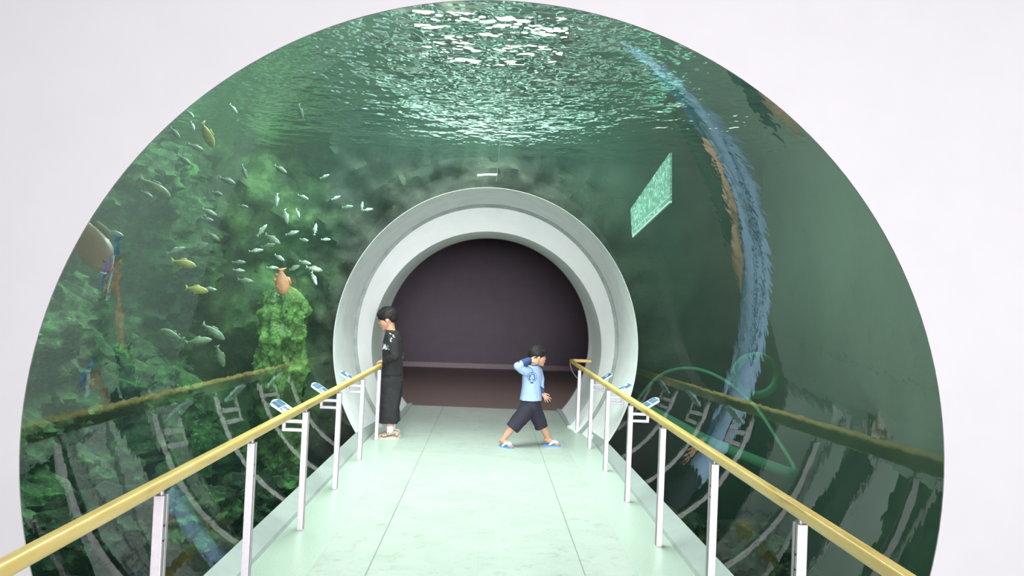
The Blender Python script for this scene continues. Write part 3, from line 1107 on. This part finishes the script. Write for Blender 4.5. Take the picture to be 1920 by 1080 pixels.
def shoe(root, name_loc, yaw, L, mats):
    """A laced low trainer pointing along +X rotated by yaw, heel at the origin side."""
    up, sole, trim = mats
    M = Matrix.Translation(Vector(name_loc)) @ Matrix.Rotation(yaw, 4, 'Z')
    b = bmesh.new()
    k = L / 0.25
    secs = [(-0.055, 0.032, 0.050, 0.075), (-0.03, 0.038, 0.050, 0.088), (0.0, 0.040, 0.047, 0.088), (0.03, 0.042, 0.043, 0.076), (0.06, 0.045, 0.037, 0.062), (0.09, 0.047, 0.031, 0.050), (0.12, 0.044, 0.026, 0.040), (0.145, 0.034, 0.022, 0.030)]
    for x, w, zc, h in secs:
        ball(b, (x * k, 0, zc * k), (0.035 * k, w * k, h * 0.5 * k + 0.012 * k))
    b.transform(M)
    s = grown('shoe', b, up, root, 0.004, 4, cut=[(Vector((0, 0, 0.014)), Vector((0, 0, -1)))])
    b = bmesh.new()
    n = 28
    ring = []
    for i in range(n):
        a = 2 * PI * i / n
        x = 0.045 + 0.135 * math.cos(a)
        w = 0.044 + 0.006 * math.cos(a)
        ring.append((x * k, w * math.sin(a) * k))
    lo = [b.verts.new((x, y, 0.0)) for x, y in ring]
    mi = [b.verts.new((x * 1.01, y * 1.06, 0.012)) for x, y in ring]
    hi = [b.verts.new((x, y, 0.026)) for x, y in ring]
    bridge(b, lo, mi); bridge(b, mi, hi); b.faces.new(lo[::-1]); b.faces.new(hi)
    b.transform(M)
    tag(obj('sole', b, sole, s), 'cream rubber sole')
    b = bmesh.new()
    for i in range(4):
        x = 0.03 + i * 0.025
        z = 0.092 - i * 0.012
        limb(b, [(x * k, -0.030 * k, (z - 0.012) * k), (x * k + 0.004, 0, z * k), (x * k, 0.030 * k, (z - 0.012) * k)], [0.005 * k] * 3)
    for s_ in (-1, 1):
        limb(b, [(-0.05 * k, s_ * 0.040 * k, 0.075 * k), (0.0, s_ * 0.043 * k, 0.045 * k), (0.05 * k, s_ * 0.048 * k, 0.055 * k)], [0.004 * k] * 3)
        limb(b, [(-0.07 * k, s_ * 0.036 * k, 0.040 * k), (-0.01, s_ * 0.043 * k, 0.060 * k), (0.07 * k, s_ * 0.050 * k, 0.030 * k), (0.12 * k, s_ * 0.046 * k, 0.038 * k)], [0.007 * k] * 4)
    b.transform(M)
    tag(obj('trim', b, trim, s, True), 'dark brown laces and side stripes')
    return s


def older_boy():
    root = tag(empty('person', (-1.047, 9.20, 0.0), PI), 'boy in black long sleeved shirt and wide black trousers leaning on the left handrail', 'person')
    b = bmesh.new()
    k = 0.128
    hc = (0.085, 0, 1.322)
    P, R = head_shapes(b, hc, k, 0.30, 0.06)
    limb(b, [(0.03, 0, 1.14), (0.045, 0, 1.21), (0.06, 0, 1.28)], [0.062, 0.054, 0.052])
    loft(b, [((0.0, 0, 0.70), 0.09, 0.135, 0), ((0.0, 0, 0.80), 0.085, 0.125, 0), ((0.01, 0, 0.92), 0.08, 0.115, 0), ((0.015, 0, 1.04), 0.09, 0.135, 0), ((0.015, 0, 1.13), 0.08, 0.145, 0), ((0.03, 0, 1.19), 0.05, 0.08, 0)])
    rail_x = 0.133
    for s in (1, -1):
        sh, el, wr = (0.01, s * 0.15, 1.13), (-0.03, s * 0.19, 0.93), (0.072, s * 0.145, 0.861)
        limb(b, [sh, (-0.01, s * 0.175, 1.03), el, (0.02, s * 0.172, 0.90), wr], [0.055, 0.046, 0.038, 0.035, 0.026])
        hand_shapes(b, wr, (1, -s * 0.05, -0.14), (0, 0, -1), (0.2, -s, 0), 0.140, 0.62, 0.10, 0.92)
        limb(b, [(0.0, s * 0.075, 0.72), (0.012, s * 0.08, 0.42), (-0.01, s * 0.08, 0.25), (-0.015, s * 0.08, 0.09)], [0.078, 0.055, 0.052, 0.034])
        limb(b, [(-0.015, s * 0.08, 0.062), (0.03, s * 0.085, 0.045), (0.085, s * 0.093, 0.030)], [0.030, 0.026, 0.016])
    body = grown('body', b, M_skin, root, 0.0042, 3)
    face_parts(P, R, k, body)
    hair_shape(P, R, k, 9, 3, root, 0.06)
    # shirt
    b = bmesh.new()
    loft(b, [((0.005, 0, 0.705), 0.122, 0.172, 0), ((0.0, 0, 0.76), 0.118, 0.165, 0), ((0.005, 0, 0.88), 0.112, 0.15, 0), ((0.012, 0, 1.0), 0.112, 0.16, 0), ((0.012, 0, 1.10), 0.102, 0.168, 0), ((0.02, 0, 1.17), 0.08, 0.13, 0), ((0.034, 0, 1.200), 0.064, 0.070, 0)], 36)
    for s in (1, -1):
        limb(b, [(0.01, s * 0.14, 1.125), (-0.012, s * 0.178, 1.03), (-0.038, s * 0.195, 0.928), (0.015, s * 0.175, 0.897), (0.066, s * 0.147, 0.863)], [0.07, 0.064, 0.058, 0.052, 0.038])
    shirt = grown('shirt', b, M_black, root, 0.006, 5, 0.006, 15)
    polys = []
    rnd = random.Random(5)
    zig = [(0.108, 0.985), (0.100, 1.050), (0.088, 0.992), (0.078, 1.046), (0.066, 0.985), (0.060, 1.036), (0.050, 0.995), (0.038, 1.040), (0.030, 0.985)]
    for i, (q0, q1) in enumerate(zip(zig, zig[1:])):
        polys.append((1, stroke(q0[0], q0[1], q1[0], q1[1], 0.013 - 0.0012 * i)))
    for i in range(5):
        x, z = rnd.uniform(0.02, 0.105), rnd.uniform(0.965, 1.075)
        polys.append((1, stroke(x, z, x - rnd.uniform(0.004, 0.012), z + rnd.uniform(-.012, .012), 0.004)))
    for i in range(6):
        x, z = 0.0 + rnd.uniform(-0.02, 0.02), 1.08 + i * 0.016
        polys.append((1, stroke(x - 0.01, z, x + rnd.uniform(.004, .012), z + 0.012, 0.007)))
    tag(project('print', shirt, polys, M_print, shirt), 'brushed white print on chest and shoulder')
    # trousers: wide three-quarter legs
    b = bmesh.new()
    loft(b, [((0.0, 0, 0.60), 0.125, 0.165, 0), ((0.0, 0, 0.68), 0.122, 0.162, 0), ((0.0, 0, 0.76), 0.112, 0.152, 0)], 32)
    for s in (1, -1):
        loft(b, [((0.0, s * 0.085, 0.66), 0.122, 0.088, 0), ((0.005, s * 0.09, 0.52), 0.115, 0.086, 0), ((0.012, s * 0.093, 0.38), 0.108, 0.085, 0), ((0.01, s * 0.095, 0.26), 0.108, 0.086, 0), ((0.008, s * 0.095, 0.175), 0.104, 0.085, 0)], 28)
    grown('trousers', b, M_trouser, root, 0.006, 4, 0.009, 11)
    for s in (1, -1):
        b = bmesh.new()
        limb(b, [(-0.014, s * 0.08, 0.055), (-0.015, s * 0.08, 0.10), (-0.013, s * 0.08, 0.135)], [0.043, 0.041, 0.042])
        grown('sock', b, M_sock, root, 0.004, 3, 0.002, 40)
        shoe(root, (-0.03, s * 0.09, 0), s * 0.10, 0.235, (M_shoe, M_sole, M_shoedark))
    return root


def younger_boy():
    root = tag(empty('person', (0.49, 9.0, 0.0), 0.0), 'small boy in light blue shirt and dark shorts striding across the walkway, hand at ear', 'person')
    b = bmesh.new()
    k = 0.112
    P, R = head_shapes(b, (0.070, 0.0, 0.985), k, 0.02, 0.10)
    limb(b, [(0.025, 0, 0.83), (0.04, 0, 0.89), (0.05, 0, 0.93)], [0.05, 0.042, 0.042])
    tw = 0.75        # the chest is turned towards the camera
    loft(b, [((0.0, 0, 0.46), 0.08, 0.10, -0.3), ((0.005, 0, 0.55), 0.075, 0.10, -0.4), ((0.01, 0, 0.65), 0.072, 0.10, -0.55), ((0.015, 0, 0.76), 0.075, 0.11, -tw), ((0.02, 0, 0.84), 0.06, 0.11, -tw), ((0.025, 0, 0.88), 0.04, 0.06, -tw)])
    # raised right arm, hand by the ear
    limb(b, [(-0.045, -0.095, 0.825), (-0.105, -0.15, 0.85), (-0.15, -0.185, 0.885)], [0.042, 0.036, 0.030])
    limb(b, [(-0.15, -0.185, 0.885), (-0.085, -0.17, 0.925), (-0.02, -0.145, 0.952)], [0.030, 0.027, 0.021])
    hand_shapes(b, (-0.020, -0.150, 0.952), (0.95, 0.10, -0.10), (0.1, 0.85, -0.45), (0.2, 0.45, 0.8), 0.128, 0.38, 0.13, 1.05)
    # hanging left arm, fingers spread
    limb(b, [(0.085, 0.085, 0.82), (0.115, 0.13, 0.72), (0.115, 0.12, 0.66)], [0.042, 0.034, 0.029])
    limb(b, [(0.115, 0.12, 0.66), (0.13, 0.08, 0.60), (0.142, 0.045, 0.575)], [0.029, 0.026, 0.020])
    hand_shapes(b, (0.142, 0.045, 0.575), (0.60, -0.25, -0.60), (-0.2, 0.9, -0.3), (0.75, 0.1, 0.7), 0.125, 0.16, 0.34, 1.0)
    # striding legs
    for hip, kn, an, toe in (((-0.02, -0.065, 0.45), (-0.14, -0.085, 0.27), (-0.275, -0.10, 0.078), (-0.20, -0.175, 0.028)),
                             ((0.045, 0.06, 0.45), (0.14, 0.08, 0.26), (0.228, 0.09, 0.078), (0.325, 0.05, 0.028))):
        hip, kn, an, toe = map(Vector, (hip, kn, an, toe))
        limb(b, [hip, (hip + kn) / 2, kn, kn.lerp(an, 0.4), an], [0.056, 0.054, 0.045, 0.042, 0.027])
        f = (toe - an); f.z = 0; f.normalize()
        limb(b, [an + Vector((0, 0, -0.015)) - f * 0.02, an + f * 0.05 + Vector((0, 0, -0.035)), toe], [0.029, 0.029, 0.022])
        sd = f.cross(Vector((0, 0, 1)))
        for j in range(5):
            o = (j - 2) * 0.0115
            limb(b, [toe + sd * o - f * 0.01, toe + sd * o * 1.15 + f * (0.032 - 0.003 * abs(j - 1)) + Vector((0, 0, -0.006))], [0.0085, 0.0065])
    body = grown('body', b, M_skin, root, 0.0038, 3)
    face_parts(P, R, k, body)
    hair_shape(P, R, k, 8, 9, root, 0.0)
    # shirt
    b = bmesh.new()
    loft(b, [((0.012, 0, 0.505), 0.120, 0.142, -0.35), ((0.012, 0, 0.56), 0.112, 0.128, -0.42), ((0.012, 0, 0.65), 0.100, 0.120, -0.55), ((0.016, 0, 0.76), 0.093, 0.126, -tw), ((0.018, 0, 0.825), 0.078, 0.122, -tw), ((0.024, 0, 0.865), 0.058, 0.085, -tw), ((0.03, 0, 0.888), 0.052, 0.052, -tw)], 36)
    limb(b, [(-0.04, -0.09, 0.82), (-0.105, -0.15, 0.85), (-0.155, -0.188, 0.882), (-0.11, -0.18, 0.912)], [0.060, 0.052, 0.045, 0.040])
    limb(b, [(0.08, 0.08, 0.815), (0.115, 0.13, 0.72), (0.118, 0.115, 0.655), (0.122, 0.10, 0.63)], [0.056, 0.048, 0.042, 0.038])
    shirt = grown('shirt', b, M_shirtblue, root, 0.005, 5, 0.004, 18)
    b = bmesh.new()
    limb(b, [(-0.10, -0.175, 0.918), (-0.06, -0.162, 0.937), (-0.03, -0.15, 0.950)], [0.041, 0.036, 0.032])
    limb(b, [(-0.08, -0.14, 0.885), (-0.13, -0.178, 0.908), (-0.09, -0.172, 0.925)], [0.033, 0.036, 0.034])
    tag(grown('sleeve', b, M_navy, shirt, 0.005, 3, 0.003, 20), 'navy forearm of the raised right sleeve')
    b = bmesh.new()
    limb(b, [(0.122, 0.10, 0.632), (0.130, 0.08, 0.60), (0.139, 0.055, 0.582)], [0.039, 0.034, 0.029])
    tag(grown('sleeve', b, M_navy, shirt, 0.005, 3, 0.003, 20), 'navy cuff of the hanging left sleeve')
    b = bmesh.new()
    n = 24
    ring = [Vector((0.03 + 0.054 * math.cos(2 * PI * i / n), 0.054 * math.sin(2 * PI * i / n), 0.888 + 0.006 * math.cos(2 * PI * i / n))) for i in range(n + 1)]
    tube(b, ring, 0.0075, 10)
    tag(obj('collar', b, M_navy, shirt, True), 'navy neckband')
    # ring badge with a plain face outline
    polys = []
    cx, cz = 0.010, 0.765
    n = 28
    for r0, r1 in ((0.050, 0.0545),):
        for i in range(n):
            a0, a1 = 2 * PI * i / n, 2 * PI * (i + 1) / n
            polys.append((-1, [(cx + r0 * math.cos(a0), cz + r0 * math.sin(a0)), (cx + r1 * math.cos(a0), cz + r1 * math.sin(a0)), (cx + r1 * math.cos(a1), cz + r1 * math.sin(a1)), (cx + r0 * math.cos(a1), cz + r0 * math.sin(a1))]))
    for s_ in (-1, 1):
        polys.append((-1, stroke(cx + s_ * 0.030, cz - 0.030, cx + s_ * 0.026, cz + 0.020, 0.012)))
        polys.append((-1, stroke(cx + s_ * 0.026, cz + 0.020, cx + s_ * 0.006, cz + 0.034, 0.010)))
        polys.append((-1, stroke(cx + s_ * 0.014, cz + 0.006, cx + s_ * 0.005, cz + 0.004, 0.005)))
    polys.append((-1, stroke(cx - 0.028, cz - 0.030, cx + 0.028, cz - 0.030, 0.012)))
    polys.append((-1, stroke(cx - 0.008, cz - 0.012, cx + 0.008, cz - 0.012, 0.005)))
    polys.append((-1, stroke(cx, cz + 0.050, cx + 0.001, cz + 0.068, 0.010)))
    polys.append((-1, stroke(cx - 0.018, cz - 0.062, cx + 0.018, cz - 0.062, 0.012)))
    tag(project('print', shirt, polys, M_navy, shirt), 'dark blue ring badge print on the chest')
    # shorts
    b = bmesh.new()
    loft(b, [((0.012, 0, 0.40), 0.112, 0.140, -0.25), ((0.012, 0, 0.47), 0.112, 0.138, -0.28), ((0.012, 0, 0.53), 0.104, 0.122, -0.35)], 30)
    for pts, rr in ((((-0.015, -0.06, 0.44), (-0.07, -0.075, 0.34), (-0.155, -0.09, 0.235), (-0.185, -0.095, 0.197)), (0.092, 0.088, 0.080, 0.079)),
                    (((0.04, 0.055, 0.44), (0.085, 0.068, 0.34), (0.135, 0.08, 0.235), (0.150, 0.083, 0.192)), (0.090, 0.084, 0.076, 0.074))):
        tube(b, pts, rr, 26)
    grown('shorts', b, M_shorts, root, 0.005, 4, 0.005, 16)
    # sandals
    for an, toe in ((Vector((-0.275, -0.10, 0)), Vector((-0.20, -0.175, 0))), (Vector((0.228, 0.09, 0)), Vector((0.325, 0.05, 0)))):
        f = (toe - an).normalized()
        yaw = math.atan2(f.y, f.x)
        M = Matrix.Translation(an) @ Matrix.Rotation(yaw, 4, 'Z')
        b = bmesh.new()
        n = 28
        ring = []
        for i in range(n):
            a = 2 * PI * i / n
            ring.append((0.048 + 0.102 * math.cos(a), (0.036 + 0.005 * math.cos(a)) * math.sin(a)))
        lo = [b.verts.new((x, y, 0)) for x, y in ring]; hi = [b.verts.new((x, y, 0.018)) for x, y in ring]
        bridge(b, lo, hi); b.faces.new(lo[::-1]); b.faces.new(hi)
        b.transform(M)
        so = obj('sandal', b, M_sandal, root)
        b = bmesh.new()
        for s_ in (-1, 1):
            limb(b, [(0.112, 0.004 * s_, 0.045), (0.07, s_ * 0.026, 0.052), (0.03, s_ * 0.037, 0.018)], [0.010, 0.015, 0.011])
        b.transform(M)
        obj('strap', b, M_strap, so, True)
    return root


older_boy()
younger_boy()

# ------------------------------------------------------------------ fish
M_fish = simple('silver_fish_skin', (0.28, 0.40, 0.34), 0.3, 0.2, 0.6, var=0.25, scale=40)
M_fishdull = simple('olive_fish_skin', (0.16, 0.26, 0.16), 0.4, 0.0, 0.5, var=0.3, scale=30)
M_fishyel = simple('yellowish_fish_skin', (0.38, 0.40, 0.12), 0.4, 0.0, 0.5, var=0.3, scale=30)
M_fishbrown = NT('brown_carp_skin')
_b = M_fishbrown.bsdf(None, 0.35, 0, 0.5)
_tc = M_fishbrown.n('TexCoord'); _sp = M_fishbrown.n('SeparateXYZ'); M_fishbrown.l(_tc.outputs['Generated'], _sp.inputs[0])
M_fishbrown.l(M_fishbrown.ramp(_sp.outputs['Z'], [(0.2, (0.46, 0.17, 0.06)), (0.55, (0.36, 0.15, 0.06)), (0.85, (0.12, 0.12, 0.08))]), _b.inputs['Base Color'])
M_fishbrown = M_fishbrown.m
M_fishorange = simple('orange_fish_skin', (0.55, 0.28, 0.15), 0.4, 0.0, 0.5, var=0.2, scale=20)


def fish_mesh(name, L, h, w, mat, tail=0.24, n=14):
    """Fish along +X (head), z up; body, forked tail, dorsal and belly fins in one skin."""
    b = bmesh.new()
    st = [(0.5, 0.02), (0.46, 0.30), (0.38, 0.62), (0.25, 0.92), (0.10, 1.0), (-0.08, 0.86), (-0.22, 0.58), (-0.32, 0.32), (-0.38, 0.22)]
    rings = []
    for x, k in st:
        rings.append([b.verts.new((x * L, math.cos(2 * PI * j / n) * w * 0.5 * k, math.sin(2 * PI * j / n) * h * 0.5 * k)) for j in range(n)])
    for r0, r1 in zip(rings, rings[1:]): bridge(b, r0, r1)
    b.faces.new(rings[0]); b.faces.new(rings[-1][::-1])

    def fin(pts, t):
        a = [b.verts.new((x * L, t, z * h)) for x, z in pts]
        c = [b.verts.new((x * L, -t, z * h)) for x, z in pts]
        b.faces.new(a); b.faces.new(c[::-1])
        for i in range(len(pts)):
            j = (i + 1) % len(pts)
            b.faces.new((a[i], a[j], c[j], c[i]))
    t = w * 0.05
    fin([(-0.34, 0.08), (-0.50, 0.44), (-0.47, 0.0), (-0.50, -0.44), (-0.34, -0.08)], t)
    fin([(0.14, 0.46), (0.06, 0.66), (-0.14, 0.55), (-0.18, 0.33)], t)
    fin([(0.02, -0.46), (-0.04, -0.62), (-0.12, -0.55), (-0.12, -0.38)], t)
    fin([(-0.18, -0.30), (-0.24, -0.50), (-0.30, -0.40), (-0.28, -0.18)], t)
    for s in (-1, 1):
        a = [b.verts.new(p) for p in ((0.24 * L, s * w * 0.44, -0.12 * h), (0.12 * L, s * w * 0.80, -0.30 * h), (0.08 * L, s * w * 0.60, -0.36 * h), (0.2 * L, s * w * 0.40, -0.2 * h))]
        b.faces.new(a)
    me = bpy.data.meshes.new(name)
    bmesh.ops.recalc_face_normals(b, faces=b.faces[:])
    b.to_mesh(me); b.free()
    for p in me.polygons: p.use_smooth = True
    me.materials.append(mat)
    return me


ME_small = fish_mesh('small_fish', 0.115, 0.030, 0.017, M_fish)
M_fishdim = simple('dull_green_fish_skin', (0.17, 0.27, 0.20), 0.35, 0.1, 0.5, var=0.3, scale=40)
ME_dim = fish_mesh('dull_small_fish', 0.130, 0.038, 0.019, M_fishdim)
ME_dull = fish_mesh('olive_fish', 0.24, 0.075, 0.04, M_fishdull)
ME_yel = fish_mesh('yellow_fish', 0.20, 0.07, 0.035, M_fishyel)


def put_fish(name, me, u, v, Y, ang, yaw, sc, label, group=None, cat='fish'):
    """ang: heading in the upright plane facing the tunnel (0 = to the right), yaw: swung towards or away."""
    o = bpy.data.objects.new(name, me)
    COL.objects.link(o)
    o.location = pt(u, v, Y)
    o.rotation_mode = 'XYZ'
    o.matrix_world = Matrix.Translation(pt(u, v, Y)) @ Matrix.Rotation(-ang, 4, 'Y') @ Matrix.Rotation(yaw, 4, 'Z') @ Matrix.Diagonal((sc, sc, sc, 1))
    return tag(o, label, cat, group)


D = PI / 180
small = [(458, 322, -70), (526, 318, -30), (609, 331, 25), (407, 363, -15), (568, 370, -20), (456, 387, -8), (393, 398, -25), (558, 400, -60),
         (536, 406, -70), (519, 375, -85), (630, 371, 30), (652, 388, 8), (389, 412, -10), (401, 444, -35), (591, 430, 88), (548, 437, 18),
         (511, 448, -30), (491, 432, 60), (503, 461, 14), (611, 449, 5), (377, 461, 15), (448, 492, 3), (448, 507, -4), (460, 526, -5),
         (524, 483, -28), (572, 492, -12), (552, 502, 22), (511, 502, 0), (589, 504, -10), (589, 522, -65), (393, 542, -5),
         (328, 249, -45), (361, 236, -60), (367, 276, -20), (357, 214, -40), (275, 364, -25), (426, 339, -20), (438, 204, -50),
         (330, 470, 25), (570, 450, -10), (480, 470, 10), (345, 300, -35)]
rnd = random.Random(21)
for i, (u, v, a) in enumerate(small):
    Y = 6.3 + rnd.uniform(-0.5, 0.7) - (0.9 if u < 380 else 0)
    if u > 600: Y = 8.3
    yw, sc = rnd.uniform(-0.5, 0.5), rnd.uniform(0.75, 1.1)
    if i % 5 in (1, 3):
        put_fish('small_fish', ME_dim, u, v, Y, a * D, yw, sc, 'small dull green fish among the silvery school left of the far collar', 'dull green fish in the school')
    else:
        put_fish('small_fish', ME_small, u, v, Y, a * D, yw, sc, 'small silvery fish of the school over the green rocks left of the far collar', 'school of small silvery fish')
put_fish('small_fish', ME_small, 564, 209, 6.4, -75 * D, 0.4, 1.05, 'silvery fish swimming nose down alone above the school')
put_fish('small_fish', ME_small, 679, 386, 8.6, 88 * D, 0.2, 0.85, 'tiny bright upright fish close to the upper left of the far collar')
put_fish('small_fish', ME_small, 690, 393, 8.6, 12 * D, 0.2, 0.95, 'tiny bright level fish close to the upper left of the far collar')
put_fish('small_fish', ME_small, 214, 437, 4.7, -15 * D, 0.2, 0.95, 'silvery fish just behind the tail side of the big brown fish')
put_fish('small_fish', ME_small, 149, 476, 4.4, -40 * D, 0.3, 0.8, 'small pale fish below the big brown fish at the opening edge')
put_fish('olive_fish', ME_dull, 413, 668, 7.0, -75 * D, 0.3, 0.85, 'olive fish diving steeply above the left reflected rail')
put_fish('olive_fish', ME_dull, 372, 640, 6.8, 10 * D, 0.2, 0.9, 'olive fish lying level in the middle of the lower left group')
put_fish('olive_fish', ME_dull, 322, 628, 6.3, 160 * D, 0.2, 0.9, 'olive fish at the left of the lower left group')
put_fish('olive_fish', ME_dull, 400, 622, 7.2, -35 * D, 0.2, 1.0, 'olive fish at the top of the lower left group')
put_fish('olive_fish', ME_dull, 290, 352, 5.2, -30 * D, 0.2, 0.95, 'long olive fish near the upper left edge of the opening')
put_fish('yellow_fish', ME_yel, 344, 494, 6.0, -10 * D, 0.2, 0.9, 'yellow green fish left of the dark cave hollow')
put_fish('yellow_fish', ME_yel, 369, 543, 6.2, -8 * D, 0.2, 0.85, 'yellow green fish below the other yellow one')
put_fish('yellow_fish', ME_yel, 389, 253, 5.6, -65 * D, 0.2, 0.95, 'yellow green fish diving high in the upper left')

# the big brown fish at the left edge, tail beyond the wall
root = empty('carp', pt(176, 462, 4.15)); root.rotation_euler = (0, 0, 0)
root.matrix_world = Matrix.Translation(pt(168, 452, 4.15)) @ Matrix.Rotation(48 * D, 4, 'Y') @ Matrix.Rotation(-0.25, 4, 'Z')
tag(root, 'large brown carp heading down at the left edge of the opening', 'fish')
o = bpy.data.objects.new('body', fish_mesh('carp_body', 0.42, 0.17, 0.10, M_fishbrown)); COL.objects.link(o); o.parent = root
for s_ in (-1, 1):
    b = bmesh.new(); ball(b, (0.165, s_ * 0.036, 0.018), 0.008); obj('eye', b, M_eye, root, True)
b = bmesh.new(); limb(b, [(0.205, -0.008, -0.018), (0.21, -0.02, -0.02), (0.195, -0.03, -0.03)], [0.004, 0.004, 0.002]); obj('mouth', b, M_picw, root, True)

# orange fish seen nearly end-on
o = put_fish('orange_fish', fish_mesh('orange_fish', 0.26, 0.13, 0.06, M_fishorange), 529, 528, 7.2, -85 * D, 0.25, 0.95, 'orange fish with pointed tail upright above the bright mossy pillar')

# ------------------------------------------------------------------ other things in the tank and stand-ins for reflections
M_cord = simple('pale_cord', (0.62, 0.75, 0.72), 0.6, var=0)
b = bmesh.new()
pts = []
for i in range(25):
    t = i / 24
    Y = 3.4 + 5.55 * t
    p = prof(Y)
    x = 0.018 + 0.03 * (1 - t)
    pts.append((x, Y, p[1] + (p[3] + 0.068) * math.sqrt(1 - ((x - p[0]) / p[2]) ** 2)))
tube(b, pts, 0.0025, 8)
tag(obj('cord', b, M_cord, None, True), 'thin pale cord running along the crown of the clear tunnel', 'cord')
b = bmesh.new()  # white tube added in place of a light reflection
a0, a1 = pt(895, 329, 8.3), pt(932, 328, 8.3)
tube(b, [a0, (a0 + a1) / 2 + Vector((0, 0, 0.006)), a1], 0.011, 12)
tag(obj('reflection_bar', b, M_picw, None, True), 'small white bar shaped as a light reflection above the far collar beside the cord', 'reflection')

M_panel = NT('clear_speckled_sheet')
_b = M_panel.bsdf((0.30, 0.50, 0.42), 0.15, 0, 0.6)
_t = M_panel.n('BsdfTransparent'); _t.inputs[0].default_value = (0.8, 0.95, 0.9, 1)
_m = M_panel.n('MixShader')
M_panel.l(M_panel.ramp(M_panel.noise(22, 4, 0.7), [(0.50, (0.28, 0.28, 0.28)), (0.66, (0.95, 0.95, 0.95))]), _m.inputs[0])
M_panel.l(_t.outputs[0], _m.inputs[1]); M_panel.l(_b.outputs[0], _m.inputs[2]); M_panel.l(_m.outputs[0], M_panel.out.inputs['Surface'])
M_panel = M_panel.m
root = tag(empty('hanging_panel', pt(1222, 372, 8.4)), 'clear speckled panel hanging in the water right of the far collar', 'panel')
c4 = [pt(1184, 392, 8.9), pt(1258, 286, 7.9), pt(1258, 378, 7.9), pt(1187, 444, 8.9)]
org = root.location.copy()
nrm = (c4[1] - c4[0]).cross(c4[3] - c4[0]).normalized() * 0.012


def slab(q, pts4, nrm):
    f_ = [q.verts.new(p + nrm) for p in pts4]; k_ = [q.verts.new(p - nrm) for p in pts4]
    q.faces.new(f_); q.faces.new(k_[::-1])
    for i in range(4): q.faces.new((k_[i], k_[(i + 1) % 4], f_[(i + 1) % 4], f_[i]))


b = bmesh.new(); slab(b, [p - org for p in c4], nrm); obj('sheet', b, M_panel, root)
b = bmesh.new()
lo0, lo1 = c4[3] - org, c4[2] - org
tube(b, [lo0, lo1], 0.012, 10); up = Vector((0, 0, 0.07)); tube(b, [lo0 + up, lo1 + up], 0.005, 8)
obj('bottom_bar', b, M_cord, root, True)

M_ghost = NT('translucent_green_ghost')  # green ghost reflections, built as translucent tubes in the water
_b = M_ghost.bsdf((0.07, 0.20, 0.12), 0.9, 0, 0.0)
_t = M_ghost.n('BsdfTransparent'); _t.inputs[0].default_value = (0.85, 1.0, 0.92, 1)
_m = M_ghost.n('MixShader'); _m.inputs[0].default_value = 0.42
M_ghost.l(_t.outputs[0], _m.inputs[1]); M_ghost.l(_b.outputs[0], _m.inputs[2]); M_ghost.l(_m.outputs[0], M_ghost.out.inputs['Surface'])
M_ghost = M_ghost.m
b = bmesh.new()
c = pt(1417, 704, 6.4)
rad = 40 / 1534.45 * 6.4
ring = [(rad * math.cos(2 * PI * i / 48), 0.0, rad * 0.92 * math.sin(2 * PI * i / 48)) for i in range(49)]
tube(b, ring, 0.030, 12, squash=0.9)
tag(obj('ghost_ring', b, M_ghost, None, True, c), 'pale green ring shaped as a ghost reflection in the dark water on the right', 'ghost_ring')

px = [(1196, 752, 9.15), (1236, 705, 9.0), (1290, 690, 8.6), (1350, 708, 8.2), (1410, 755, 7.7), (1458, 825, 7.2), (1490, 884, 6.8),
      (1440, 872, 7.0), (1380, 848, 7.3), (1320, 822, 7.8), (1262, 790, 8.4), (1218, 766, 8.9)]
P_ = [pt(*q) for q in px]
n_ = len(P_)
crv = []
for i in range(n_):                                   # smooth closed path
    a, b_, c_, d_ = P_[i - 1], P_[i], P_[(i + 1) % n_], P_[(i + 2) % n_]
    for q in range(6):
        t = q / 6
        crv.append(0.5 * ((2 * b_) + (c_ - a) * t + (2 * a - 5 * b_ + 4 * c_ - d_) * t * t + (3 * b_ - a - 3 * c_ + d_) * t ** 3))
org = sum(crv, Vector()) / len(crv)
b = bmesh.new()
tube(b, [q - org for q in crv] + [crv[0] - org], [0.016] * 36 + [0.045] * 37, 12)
tag(obj('ghost_loop', b, M_ghost, None, True, org), 'long green loop shaped as a ghost reflection behind the right signs', 'ghost_loop')
